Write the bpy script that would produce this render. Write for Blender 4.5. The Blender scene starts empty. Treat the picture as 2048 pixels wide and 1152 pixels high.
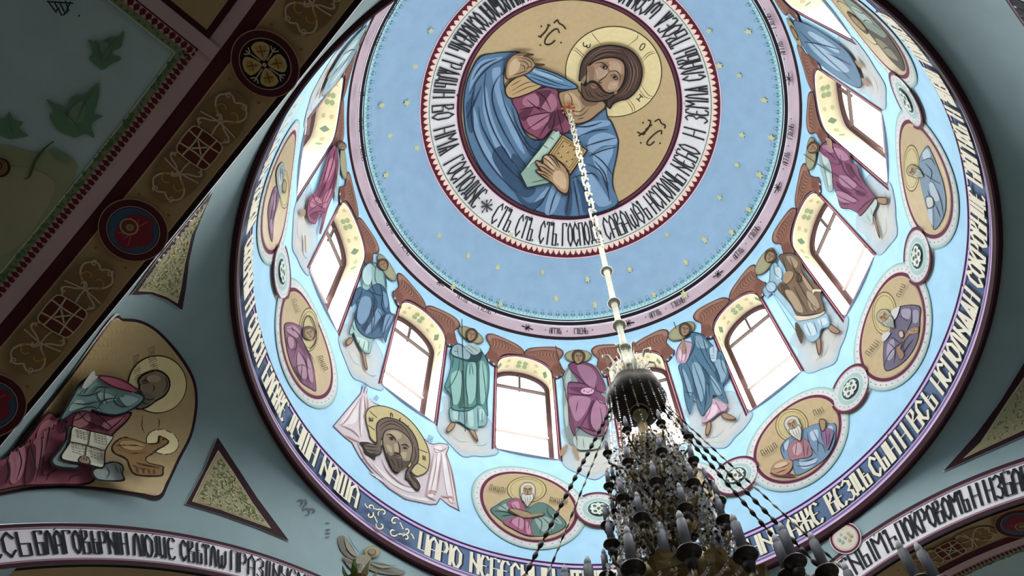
import bpy, math, random
from math import sin, cos, pi, sqrt, atan2, radians, degrees, hypot
from mathutils import Vector, Matrix
from mathutils.bvhtree import BVHTree
from mathutils.geometry import delaunay_2d_cdt
random.seed(7)
SC = bpy.context.scene
COL = SC.collection

# ---------------------------------------------------------------- camera, world, light, exposure
FPX, CX, CY = 1681.88, 1120.345, 625.145          # focal length and principal point, in pixels of the 2048 x 1152 frame
ROT = Matrix(((0.9985790, -0.0130202, -0.0516763), (-0.0130202, 0.8806996, -0.4734962), (0.0516763, 0.4734962, 0.8792786)))
EYE = Vector((-1.37970, -5.51410, 0.0))            # the dome's axis is the world's z axis, the visitor's eye is z = 0
cam_data = bpy.data.cameras.new('camera')
cam = bpy.data.objects.new('camera', cam_data); COL.objects.link(cam); SC.camera = cam
cam_data.sensor_width = 36.0; cam_data.lens = FPX / 2048 * 36
cam_data.shift_x = (1024 - CX) / 2048; cam_data.shift_y = (CY - 576) / 2048
cam_data.clip_start = 0.02; cam_data.clip_end = 200
rt, dn, fw = ROT[0], ROT[1], ROT[2]
cam.matrix_world = Matrix(((rt[0], -dn[0], -fw[0], EYE[0]), (rt[1], -dn[1], -fw[1], EYE[1]), (rt[2], -dn[2], -fw[2], EYE[2]), (0, 0, 0, 1)))

world = bpy.data.worlds.new('overcast_sky'); SC.world = world; world.use_nodes = True
world.node_tree.nodes['Background'].inputs[0].default_value = (0.86, 0.93, 1.0, 1)
world.node_tree.nodes['Background'].inputs[1].default_value = 1.6
SC.view_settings.view_transform = 'Standard'; SC.view_settings.look = 'None'
SC.view_settings.exposure = 0.0; SC.view_settings.gamma = 1.0; SC.view_settings.use_curve_mapping = False
WINDOW_POWER = 215.0       # daylight coming in through each drum window
NAVE_POWER = 62.0         # each added fill lamp low in the arms, out of view

def area_light(name, loc, direction, sx, sy, power, colour=(1.0, 0.955, 0.92)):
    d = bpy.data.lights.new(name, 'AREA'); d.shape = 'RECTANGLE'; d.size = sx; d.size_y = sy; d.energy = power; d.color = colour
    o = bpy.data.objects.new(name, d); COL.objects.link(o); o.location = loc
    o.rotation_euler = Vector(direction).to_track_quat('-Z', 'Y').to_euler()
    return o
WIN_AZ = [104.14 - 30 * k for k in range(12)]
for k, a in enumerate(WIN_AZ):
    a = radians(a); area_light('window_daylight', (5.40 * cos(a), 5.40 * sin(a), 14.95), (-cos(a), -sin(a), -0.50), 1.05, 2.9, WINDOW_POWER)

# ---------------------------------------------------------------- building dimensions
ZC, RD = 15.723, 5.548            # dome sphere
Z_SPRING = 18.13                  # dome springs from the drum here
Z_BASE = 9.62                     # foot of the drum
A0 = radians(-137.06)
# four crossing arches: azimuth, distance of the face from the axis, intrados radius, centre height, width of the lettered band
ARCH = {'left': (A0, 4.99, 6.50, 1.655, 0.42), 'front': (A0 - pi / 2, 5.0, 6.461, 1.562, 0.506),
        'right': (A0 + pi, 5.0, 6.266, 2.291, 0.672), 'back': (A0 + pi / 2, 5.45, 6.0, 1.6, 0.55)}

# ---------------------------------------------------------------- materials
MATS = {}
def lin(h):
    h = h.lstrip('#')
    if len(h) == 3: h = ''.join(c * 2 for c in h)
    v = [int(h[i:i + 2], 16) / 255 for i in (0, 2, 4)]
    return [x / 12.92 if x <= .04045 else ((x + .055) / 1.055) ** 2.4 for x in v]
def paint(h, kind='paint'):
    """wall paint of one colour with a faint mottling; kind may be paint, gilt, metal, dark_metal, crystal, wax"""
    key = (h, kind)
    if key in MATS: return MATS[key]
    m = bpy.data.materials.new(kind + '_' + h.strip('#')); m.use_nodes = True; nt = m.node_tree
    b = nt.nodes['Principled BSDF']; c = lin(h)
    tc = nt.nodes.new('ShaderNodeTexCoord'); no = nt.nodes.new('ShaderNodeTexNoise'); ra = nt.nodes.new('ShaderNodeValToRGB')
    no.inputs['Scale'].default_value = 3.0 if kind == 'paint' else 9.0; no.inputs['Detail'].default_value = 4.0
    nt.links.new(tc.outputs['Object'], no.inputs['Vector']); nt.links.new(no.outputs['Fac'], ra.inputs[0])
    s = 0.05 if kind in ('paint', 'gilt') else 0.1
    ra.color_ramp.elements[0].position = .3; ra.color_ramp.elements[1].position = .7
    ra.color_ramp.elements[0].color = [x * (1 - s) for x in c] + [1]; ra.color_ramp.elements[1].color = [min(1, x * (1 + s)) for x in c] + [1]
    nt.links.new(ra.outputs[0], b.inputs['Base Color'])
    b.inputs['Roughness'].default_value = {'paint': .75, 'gilt': .5, 'metal': .38, 'dark_metal': .45, 'crystal': .35, 'wax': .5}[kind]
    b.inputs['Specular IOR Level'].default_value = .2 if kind == 'paint' else .5
    if kind in ('metal', 'dark_metal'): b.inputs['Metallic'].default_value = .85 if kind == 'metal' else .6
    if kind == 'gilt': b.inputs['Metallic'].default_value = .15
    if kind == 'crystal': b.inputs['Transmission Weight'].default_value = .85; b.inputs['IOR'].default_value = 1.2; b.inputs['Roughness'].default_value = .5
    MATS[key] = m; return m
def emitter(name, c, s):
    m = bpy.data.materials.new(name); m.use_nodes = True; b = m.node_tree.nodes['Principled BSDF']
    b.inputs['Base Color'].default_value = (*c, 1); b.inputs['Emission Color'].default_value = (*c, 1); b.inputs['Emission Strength'].default_value = s
    return m

# ---------------------------------------------------------------- objects and meshes
def tag(o, label=None, cat=None, group=None, kind=None):
    if label: o['label'] = label
    if cat: o['category'] = cat
    if group: o['group'] = group
    if kind: o['kind'] = kind
    return o
def empty(name, loc=(0, 0, 0), parent=None, **k):
    o = bpy.data.objects.new(name, None); COL.objects.link(o); o.location = loc; o.empty_display_size = .2
    if parent: o.parent = parent
    return tag(o, **k)
class MB:
    """collects faces, one material index per face, and links ONE mesh object"""
    def __init__(s): s.v = []; s.f = []; s.m = []; s.mats = []
    def mi(s, mat):
        if mat not in s.mats: s.mats.append(mat)
        return s.mats.index(mat)
    def add(s, vs, fs, mat):
        n = len(s.v); i = s.mi(mat); s.v += [tuple(v) for v in vs]
        for f in fs: s.f.append([n + k for k in f]); s.m.append(i)
    def build(s, name, parent=None, loc=None, smooth=False, **k):
        me = bpy.data.meshes.new(name)
        vs = s.v
        if loc: vs = [(v[0] - loc[0], v[1] - loc[1], v[2] - loc[2]) for v in vs]
        me.from_pydata(vs, [], s.f)
        for m in s.mats: me.materials.append(m)
        me.polygons.foreach_set('material_index', s.m)
        if smooth: me.polygons.foreach_set('use_smooth', [True] * len(s.f))
        me.update()
        o = bpy.data.objects.new(name, me); COL.objects.link(o)
        if loc and not parent: o.location = loc
        if parent: o.parent = parent
        return tag(o, **k)
def P3(az, r, z): return Vector((r * cos(az), r * sin(az), z))
def lathe(mb, prof, mat, n=96, c=(0, 0), a0=0, a1=2 * pi, close=True):
    vs = []; fs = []; m = len(prof)
    k = n if close else n + 1
    for i in range(k):
        a = a0 + (a1 - a0) * i / n
        for r, z in prof: vs.append((c[0] + r * cos(a), c[1] + r * sin(a), z))
    for i in range(n):
        j = (i + 1) % k
        for q in range(m - 1): fs.append((i * m + q, i * m + q + 1, j * m + q + 1, j * m + q))
    mb.add(vs, fs, mat)
def tube(mb, pts, r, mat, n=6, caps=True):
    pts = [Vector(p) for p in pts]; vs = []; fs = []; L = len(pts); u = None
    for i, p in enumerate(pts):
        d = (pts[min(i + 1, L - 1)] - pts[max(i - 1, 0)]).normalized()
        if u is None: u = d.orthogonal().normalized()
        u = (u - d * u.dot(d)).normalized(); w = d.cross(u); rr = r[i] if isinstance(r, (list, tuple)) else r
        for k in range(n): a = 2 * pi * k / n; vs.append(p + (u * cos(a) + w * sin(a)) * rr)
    for i in range(L - 1):
        for k in range(n): k2 = (k + 1) % n; fs.append((i * n + k, i * n + k2, (i + 1) * n + k2, (i + 1) * n + k))
    if caps: fs.append(tuple(range(n))[::-1]); fs.append(tuple(range((L - 1) * n, L * n)))
    mb.add(vs, fs, mat)

# ---------------------------------------------------------------- surfaces that carry paint: s(u, v) -> point, and the way off the wall
def s_drum(u, v):                 # u runs to the right seen from inside (metres of arc), v is height
    a = -u / 5.0
    return P3(a, 5.0, v), P3(a, -1, 0)
def s_dome(u, v):                 # u azimuth as above, v distance from the axis
    a = -u / 5.0
    p = P3(a, v, ZC + sqrt(max(0, RD * RD - v * v))); return p, (Vector((0, 0, ZC)) - p).normalized()
def s_dome_up(u, v):              # the same with v counted towards the apex, for lettering whose head points to the apex
    return s_dome(u, -v)
def s_face(key):                  # u arc length along the band, to the right seen from the crossing; v = radius
    az, a, ra, hc, w = ARCH[key]; n = Vector((cos(az), sin(az), 0)); t = Vector((-n.y, n.x, 0))
    def f(u, v):
        q = -u / ra
        return n * a + t * (v * sin(q)) + Vector((0, 0, hc + v * cos(q))), -n
    return f
def s_vault(key):                 # u along the vault's curve, v depth beyond the arch's face
    az, a, ra, hc, w = ARCH[key]; n = Vector((cos(az), sin(az), 0)); t = Vector((-n.y, n.x, 0))
    def f(u, v):
        q = u / ra
        p = n * v + t * (ra * sin(q)) + Vector((0, 0, hc + ra * cos(q)))
        return p, (t * -sin(q) + Vector((0, 0, -cos(q))))
    return f
PEND = {}
def pend_low(key, d):
    az, a, ra, hc, w = ARCH[key]; ro = ra + w; x = a * math.tan(d)
    return a / cos(d), hc + sqrt(max(0, ro * ro - x * x))
def s_pend(az, t):
    """spandrel surface: azimuth az, t = 0 at the drum's foot to 1 at the arches"""
    best = min(ARCH, key=lambda k: abs((az - ARCH[k][0] + pi) % (2 * pi) - pi))
    d = (az - ARCH[best][0] + pi) % (2 * pi) - pi
    rl, zl = pend_low(best, abs(d))
    nb = {('left', 1): 'back', ('left', -1): 'front', ('front', 1): 'left', ('front', -1): 'right', ('right', 1): 'front', ('right', -1): 'back', ('back', 1): 'right', ('back', -1): 'left'}
    o = nb[(best, 1 if d > 0 else -1)]
    r2, z2 = pend_low(o, pi / 4); r1, z1 = pend_low(best, pi / 4); k = (abs(d) / (pi / 4)) ** 4
    zl += (z2 - z1) / 2 * k; rl += (r2 - r1) / 2 * k
    s = 1 - (1 - t) ** 3
    return P3(az, 5.0 + (rl - 5.0) * s, Z_BASE + (zl - Z_BASE) * t)
def ray(px, py): return (ROT.transposed() @ Vector(((px - CX) / FPX, (py - CY) / FPX, 1))).normalized()
def hit_cyl(px, py):
    d = ray(px, py); A = d.x * d.x + d.y * d.y; B = EYE.x * d.x + EYE.y * d.y; C = EYE.x ** 2 + EYE.y ** 2 - 25
    k = (-B + sqrt(B * B - A * C)) / A; return EYE + d * k
def hit_dome(px, py):
    d = ray(px, py); o = EYE - Vector((0, 0, ZC)); B = d.dot(o); k = -B + sqrt(max(0, B * B - (o.dot(o) - RD * RD))); return EYE + d * k
def at_drum(px, py):              # photograph pixel -> (u, v) on the drum wall
    p = hit_cyl(px, py); return -atan2(p.y, p.x) * 5, p.z
def at_dome(px, py):
    p = hit_dome(px, py); return -atan2(p.y, p.x) * 5, hypot(p.x, p.y)
def px_drum(x, y): p = hit_cyl(x, y); return p, Vector((-p.x, -p.y, 0)).normalized()
def px_dome(x, y): p = hit_dome(x, y); return p, (Vector((0, 0, ZC)) - p).normalized()
BV = {}
def px_bvh(key):
    def f(x, y):
        d = ray(x, y); loc, nor, i, t = BV[key].ray_cast(EYE, d)
        if loc is None:
            loc, nor, i, t = BV[key].find_nearest(EYE + d * 9.5)
        if nor.dot(d) > 0: nor = -nor
        return loc, nor
    return f

# ---------------------------------------------------------------- 2-D shapes
def smooth(p, closed=True, n=4):
    out = []; L = len(p)
    for i in range(L if closed else L - 1):
        g = (lambda k: p[k % L]) if closed else (lambda k: p[min(max(k, 0), L - 1)])
        a, b, c, d = g(i - 1), g(i), g(i + 1), g(i + 2)
        for k in range(n):
            t = k / n; t2 = t * t; t3 = t2 * t
            out.append(tuple(.5 * (2 * b[q] + (c[q] - a[q]) * t + (2 * a[q] - 5 * b[q] + 4 * c[q] - d[q]) * t2 + (3 * b[q] - a[q] - 3 * c[q] + d[q]) * t3) for q in (0, 1)))
    if not closed: out.append(tuple(p[-1]))
    return out
def inside(x, y, p):
    r = False; j = len(p) - 1
    for i in range(len(p)):
        if (p[i][1] > y) != (p[j][1] > y) and x < (p[j][0] - p[i][0]) * (y - p[i][1]) / (p[j][1] - p[i][1]) + p[i][0]: r = not r
        j = i
    return r
def fill(poly, step, holes=()):
    loops = [poly] + list(holes); vs = []; es = []
    for lp in loops:
        n = len(vs); q = []
        for i, a in enumerate(lp):
            b = lp[(i + 1) % len(lp)]; m = max(1, int(hypot(b[0] - a[0], b[1] - a[1]) / step))
            for k in range(m): q.append((a[0] + (b[0] - a[0]) * k / m, a[1] + (b[1] - a[1]) * k / m))
        vs += q; es += [(n + i, n + (i + 1) % len(q)) for i in range(len(q))]
    xs = [p[0] for p in poly]; ys = [p[1] for p in poly]; x0, y0 = min(xs), min(ys)
    for i in range(1, int((max(xs) - x0) / step) + 1):
        for j in range(1, int((max(ys) - y0) / step) + 1):
            x, y = x0 + i * step + .01 * step * (j % 3), y0 + j * step
            if inside(x, y, poly) and not any(inside(x, y, h) for h in holes): vs.append((x, y))
    r = delaunay_2d_cdt([Vector(v) for v in vs], es, [], 0, 1e-6 * step)
    V = [tuple(v) for v in r[0]]; F = []
    for f in r[2]:
        cx = sum(V[i][0] for i in f) / 3; cy = sum(V[i][1] for i in f) / 3
        if inside(cx, cy, poly) and not any(inside(cx, cy, h) for h in holes): F.append(list(f))
    return V, F
def circ(cx, cy, r, n=32, ry=None): return [(cx + r * cos(2 * pi * i / n), cy + (ry or r) * sin(2 * pi * i / n)) for i in range(n)]

SKN = '#a98a66'
GAIN = .93
class Art:
    """a painted thing on a wall: coordinates x, y are mapped by surf to a point of the wall; each new layer lies a little proud of the last"""
    LAYER = .0015
    def __init__(s, name, label, cat, surf, T=None, group=None, step=22., parent=None, kind=None, lay=3, thick=None):
        if thick: s.LAYER = thick
        s.root = empty(name, label=label, cat=cat, group=group, kind=kind) if parent is None else parent
        s.surf = surf; s.T = T; s.k = lay; s.parts = {}; s.step = step
    def pt(s, q):
        if s.T: q = (s.T[0] + q[0] / s.T[2], s.T[1] + q[1] / s.T[2])
        return q
    def put(s, part, V, F, col, kind='paint'):
        if isinstance(col, str):      # fresco pigments: chalky, a little greyer than pure colour; GAIN offsets each surface's light
            c = col.lstrip('#'); r, g, b = (int(c[i:i + 2], 16) for i in (0, 2, 4)); y = .3 * r + .59 * g + .11 * b
            col = '#%02x%02x%02x' % tuple(max(0, min(255, int((x + (y - x) * .14) * GAIN))) for x in (r, g, b))
        s.k += 1; off = s.k * s.LAYER; vs = []
        for v in V: p, n = s.surf(*v); vs.append(p + n * off)
        if part not in s.parts: s.parts[part] = MB()
        s.parts[part].add(vs, F, paint(col, kind) if isinstance(col, str) else col)
    def data(s, d):
        if isinstance(d, str): d = [float(x) for x in d.split()]; d = list(zip(d[::2], d[1::2]))
        return [s.pt(q) for q in d]
    def p(s, part, col, d, sm=1, kind='paint', holes=()):
        if part == 'foot':            # each foot a part of its own
            if col != SKN or getattr(s, 'last_foot', SKN) == SKN: s.feet = getattr(s, 'feet', 0) + 1
            s.last_foot = col; part = 'foot#%d' % s.feet
        q = s.data(d)
        if sm: q = smooth(q)
        V, F = fill(q, s.step, [s.data(h) for h in holes]); s.put(part, V, F, col, kind)
    def strip(s, q, w, closed=False, taper=False):
        V = []; F = []; L = len(q)
        for i in range(L):
            if closed: a, b = q[i - 1], q[(i + 1) % L]
            else: a, b = q[max(i - 1, 0)], q[min(i + 1, L - 1)]
            dx, dy = b[0] - a[0], b[1] - a[1]; l = hypot(dx, dy) or 1e-9; h = w / 2
            if taper: h *= max(.4, sin(pi * (i + .5) / L))
            V += [(q[i][0] - dy / l * h, q[i][1] + dx / l * h), (q[i][0] + dy / l * h, q[i][1] - dx / l * h)]
        for i in range(L if closed else L - 1):
            a = 2 * i; b = 2 * ((i + 1) % L); F.append((a, a + 1, b + 1, b))
        return V, F
    def l(s, part, col, w, *ds, sm=1, closed=False, taper=True, kind='paint'):
        """lines; w in the drawing's units after mapping"""
        VV = []; FF = []
        if s.T: w *= 1.35
        for d in ds:
            q = s.data(d)
            if sm and len(q) > 2: q = smooth(q, closed, 4)
            elif len(q) == 2:
                a, b = q; m = max(1, int(hypot(b[0] - a[0], b[1] - a[1]) / s.step) + 1)
                q = [(a[0] + (b[0] - a[0]) * i / m, a[1] + (b[1] - a[1]) * i / m) for i in range(m + 1)]
            V, F = s.strip(q, w, closed, taper and not closed); n = len(VV); VV += V; FF += [[n + i for i in f] for f in F]
        s.put(part, VV, FF, col, kind)
    def ring(s, part, col, q0, q1, kind='paint'):
        """band between two closed outlines of the same length"""
        L = len(q0); s.put(part, list(q0) + list(q1), [(i, (i + 1) % L, L + (i + 1) % L, L + i) for i in range(L)], col, kind)
    def end(s, sub={}, labels={}):
        """link the parts; sub maps a part to the part that carries it"""
        made = {}
        for n in sorted(s.parts, key=lambda n: n in sub or n.split('#')[0] in sub):
            nm = n.split('#')[0]
            made[n] = s.parts[n].build(nm, made.get(sub.get(n) or sub.get(nm, '') + (n[len(nm):] if sub.get(nm, '') + n[len(nm):] in made else ''), s.root))
            if n in labels: made[n]['label'] = labels[n]
        return s.root

# ---------------------------------------------------------------- lettering: tall narrow ligature script as pen strokes on a 4 x 8 grid
G = {'А': '00 06 28 46 40|03 43', 'Б': '47 48 08 00 40 44 04', 'В': '00 08 38 36 04 44 40 00', 'Г': '00 08 48 47', 'Д': '00 01 11 18 38 31 41 40|11 31',
     'Е': '47 38 18 06 02 10 30 41|04 34', 'Ж': '20 28|08 05 24 45 48|00 03 24 43 40', 'З': '07 28 47 45 24 43 41 20 01', 'И': '00 08|40 48|04 44', 'І': '20 28', 'Н': '00 08|40 48|06 42',
     'Й': '00 08|40 48|04 44|19 39', 'К': '00 08|48 14 40', 'Л': '00 17 28 37 40', 'М': '00 08 25 48 40', 'О': '20 02 06 28 46 42 20', 'П': '00 08 48 40',
     'Р': '00 08 38 46 34 04', 'С': '46 28 06 02 20 42', 'Т': '20 28|07 08 48 47', 'У': '08 05 24 44|48 41 20 00', 'Х': '00 48|08 40', 'Ц': '08 01 41 48|41 40',
     'Ш': '08 00 40 48|20 28', 'Щ': '08 01 41 48|21 28|41 40', 'Ъ': '07 08 18 10 40 44 14', 'Ь': '08 00 40 44 04', 'Ы': '08 00 20 24 04|48 40', 'Ѣ': '18 10 40 44 14|05 35',
     'Ю': '00 08|04 14|28 16 12 20 30 42 46 28', 'Ѧ': '00 28 40|13 33|20 23', 'Ѡ': '07 02 10 21 25|21 30 42 47', 'Ф': '20 28|26 06 04 24 44 46 26', 'Ѳ': '20 02 06 28 46 42 20|04 44', 'Ч': '08 05 44|48 40', 'Я': '00 28 40|13 33|20 23'}
NARROW = {'І': .45, '.': .4, ' ': .8, 'Ж': 1.35, 'Ѡ': 1.4, 'Ю': 1.35, 'М': 1.2, 'Ы': 1.3, 'Щ': 1.25, 'Ш': 1.25}
def letters(art, part, word, u0, u1, v0, v1, col, thick=.09, thin=.035, surf=None):
    """write word between u0 and u1, feet on v0, heads at v1"""
    tot = sum(NARROW.get(c, 1) for c in word); h = v1 - v0; du = (u1 - u0) / tot; V = []; F = []; x = u0; H = abs(h)
    for c in word:
        wd = NARROW.get(c, 1) * du
        if c == '.':
            e = .05 * H; n = len(V); cx = x + wd / 2; V += [(cx - e, v0), (cx + e, v0), (cx + e, v0 + 2 * e * (1 if h > 0 else -1)), (cx - e, v0 + 2 * e * (1 if h > 0 else -1))]; F.append((n, n + 1, n + 2, n + 3))
        if c in G:
            gx = lambda a: x + wd * (.14 + .72 * a / 4); gy = lambda b: v0 + h * b / 8
            if c == 'І': gx = lambda a: x + wd * .5
            for st in G[c].split('|'):
                pp = [(gx(int(s[0])), gy(int(s[1]))) for s in st.split()]
                for a, b in zip(pp, pp[1:]):
                    dx, dy = b[0] - a[0], b[1] - a[1]; l = hypot(dx, dy)
                    if l < 1e-6: continue
                    k = abs(dy) / l; w = (thin + (thick - thin) * k * k) * H / 2; e = w * .6 if k < .9 else w * .25
                    ex, ey = dx / l * e, dy / l * e; nx, ny = -dy / l * w, dx / l * w
                    m = max(1, int(l / (.35 * art.step + 1e-9))) if art.step < 5 else 1; n = len(V)
                    A = (a[0] - ex, a[1] - ey); Bq = (b[0] + ex, b[1] + ey)
                    for i in range(m + 1):
                        q = (A[0] + (Bq[0] - A[0]) * i / m, A[1] + (Bq[1] - A[1]) * i / m); V += [(q[0] + nx, q[1] + ny), (q[0] - nx, q[1] - ny)]
                    for i in range(m): F.append((n + 2 * i, n + 2 * i + 1, n + 2 * i + 3, n + 2 * i + 2))
        x += wd
    for i in range(2, len(word) - 1, 3):      # breathing marks over the letters
        x = u0 + (u1 - u0) * (i + .5) / len(word); e = .035 * H; g = 1 if h > 0 else -1; n = len(V); y = v1 + .04 * h
        V += [(x - 2 * e, y), (x + .5 * e, y + 2 * e * g), (x + 1.5 * e, y + 1.6 * e * g), (x - 1.2 * e, y - .6 * e * g)]; F.append((n, n + 1, n + 2, n + 3))
    if V:
        art.wc = getattr(art, 'wc', 0) + (part == 'lettering'); art.put(part + '#%d' % art.wc if part == 'lettering' else part + '#%d' % (art.wc + 1), V, F, col)

# ================================================================ THE SETTING
BLUE = '#a2cde6'; BLUE2 = '#86a6c0'; MAROON = '#5a2230'; INK = '#231a24'; CREAM = '#e8dfd8'; MINT = '#a9cfc0'; ROSE = '#c88fa0'
# drum wall with its twelve arched openings
HW, ZS, ZSP = .642, 13.30, 16.38
def opening(uc, hw=HW, zs=ZS, zsp=ZSP, n=14):
    return [(uc - hw, zs), (uc + hw, zs)] + [(uc + hw * cos(pi * i / n), zsp + hw * sin(pi * i / n)) for i in range(n + 1)]
mb = MB()
for k, az in enumerate(WIN_AZ):
    uc = -radians(az) * 5; w = 5 * pi / 12
    V, F = fill([(uc - w, Z_BASE - .02), (uc + w, Z_BASE - .02), (uc + w, Z_SPRING), (uc - w, Z_SPRING)], .16, [opening(uc)])
    mb.add([s_drum(*v)[0] for v in V], F, paint(BLUE))
mb.build('wall_drum', kind='structure', smooth=True)
# dome shell
mb = MB(); lathe(mb, [(5.0 * sin(pi / 2 * i / 40) if i else 1e-4, 0) for i in range(41)], paint(BLUE2), 160)
mb.v = [(x, y, ZC + sqrt(RD * RD - x * x - y * y)) for x, y, z in mb.v]; mb.build('ceiling_dome', kind='structure', smooth=True)
# spandrels under the drum
NA, NT = 640, 56; side_of = {}
for key in ('left', 'front', 'right', 'back'):
    az0 = ARCH[key][0]; mb = MB(); vs = []; fs = []
    na = NA // 4                          # each piece runs from one arch's crown to the next one's
    for i in range(na + 1):
        for j in range(NT + 1): vs.append(s_pend(az0 + (pi / 2) * i / na, j / NT))
    for i in range(na):
        for j in range(NT): a = i * (NT + 1) + j; fs.append((a, a + 1, a + NT + 2, a + NT + 1))
    mb.add(vs, fs, paint('#8fa6a9')); mb.build({'left': 'wall_north', 'front': 'wall_west', 'right': 'wall_south', 'back': 'wall_east'}[key], kind='structure', smooth=True)
    side_of[key] = (vs, fs)
V = []; F = []
for vs, fs in side_of.values(): n = len(V); V += vs; F += [[n + q for q in f] for f in fs]
BV['pend'] = BVHTree.FromPolygons(V, F)
# arch faces, vaults of the four arms, side walls, end walls
DEP = 8.0; arms = {}; Zf = -1.6; tn = 0
for key, (az, a, ra, hc, w) in ARCH.items():
    n = Vector((cos(az), sin(az), 0)); t = Vector((-n.y, n.x, 0)); qm = math.asin(min(1, a / (ra + w))); qi = math.asin(min(1, a / ra)); m = 96
    mb = MB(); vs = []; fs = []
    for i in range(m + 1):
        for r, q in ((ra, qi), (ra + w, qm)):
            x = q * (2 * i / m - 1); vs.append(n * a + t * (r * sin(x)) + Vector((0, 0, hc + r * cos(x))))
    for i in range(m): fs.append((2 * i, 2 * i + 1, 2 * i + 3, 2 * i + 2))
    # the pier face below the springing of the band
    zz = hc + ra * cos(qi); z2 = hc + (ra + w) * cos(qm)
    mb.add(vs, fs, paint('#c9c8cc')); tn += 1; o = mb.build('trim_%d' % tn, kind='structure')
    mb = MB(); vs = []; fs = []; steps = [a, a + .3, a + 1, a + 2, a + 4, a + DEP]
    for i in range(m + 1):
        x = qi * (2 * i / m - 1)
        for s in steps: vs.append(n * s + t * (ra * sin(x)) + Vector((0, 0, hc + ra * cos(x))))
    k = len(steps)
    for i in range(m):
        for j in range(k - 1): q = i * k + j; fs.append((q, q + k, q + k + 1, q + 1))
    arms[key] = (vs, fs); BV['vault_' + key] = BVHTree.FromPolygons(vs, fs)
    mb.add(vs, fs, paint('#b8d4d8')); mb.build('ceiling_vault', kind='structure', smooth=True)
    mb = MB()
    for sg in (-1, 1):
        e = t * (sg * ra * sin(qi)); q = [n * a + e, n * (a + DEP) + e]
        mb.add([(p.x, p.y, z) for p in q for z in (Zf, zz)], [(0, 1, 3, 2)], paint('#b9c4c4'))
    p0 = n * (a + DEP); c = p0 + Vector((0, 0, hc)); L = 7.5
    mb.add([p0 - t * 5.2 + Vector((0, 0, Zf)), p0 + t * 5.2 + Vector((0, 0, Zf)), p0 + t * 5.2 + Vector((0, 0, 10)), p0 - t * 5.2 + Vector((0, 0, 10))], [(0, 1, 2, 3)], paint('#b9c4c4'))
    mb.build({'left': 'wall_nave', 'front': 'wall_aisle', 'right': 'wall_chancel', 'back': 'wall_transept'}[key], kind='structure')
mb = MB(); mb.add([(-14, -14, Zf), (14, -14, Zf), (14, 14, Zf), (-14, 14, Zf)], [(0, 1, 2, 3)], paint('#9a8c7c')); mb.build('floor', kind='structure')
for key in ARCH:      # added fill lamps low in three arms, unseen, with no window behind them
    az, a = ARCH[key][:2]; n = Vector((cos(az), sin(az), 0))
    if key != 'left': area_light('nave_fill', n * (a + DEP - .3) + Vector((0, 0, 1.2)), -n + Vector((0, 0, .35)), 2.4, 3.0, NAVE_POWER)

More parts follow.
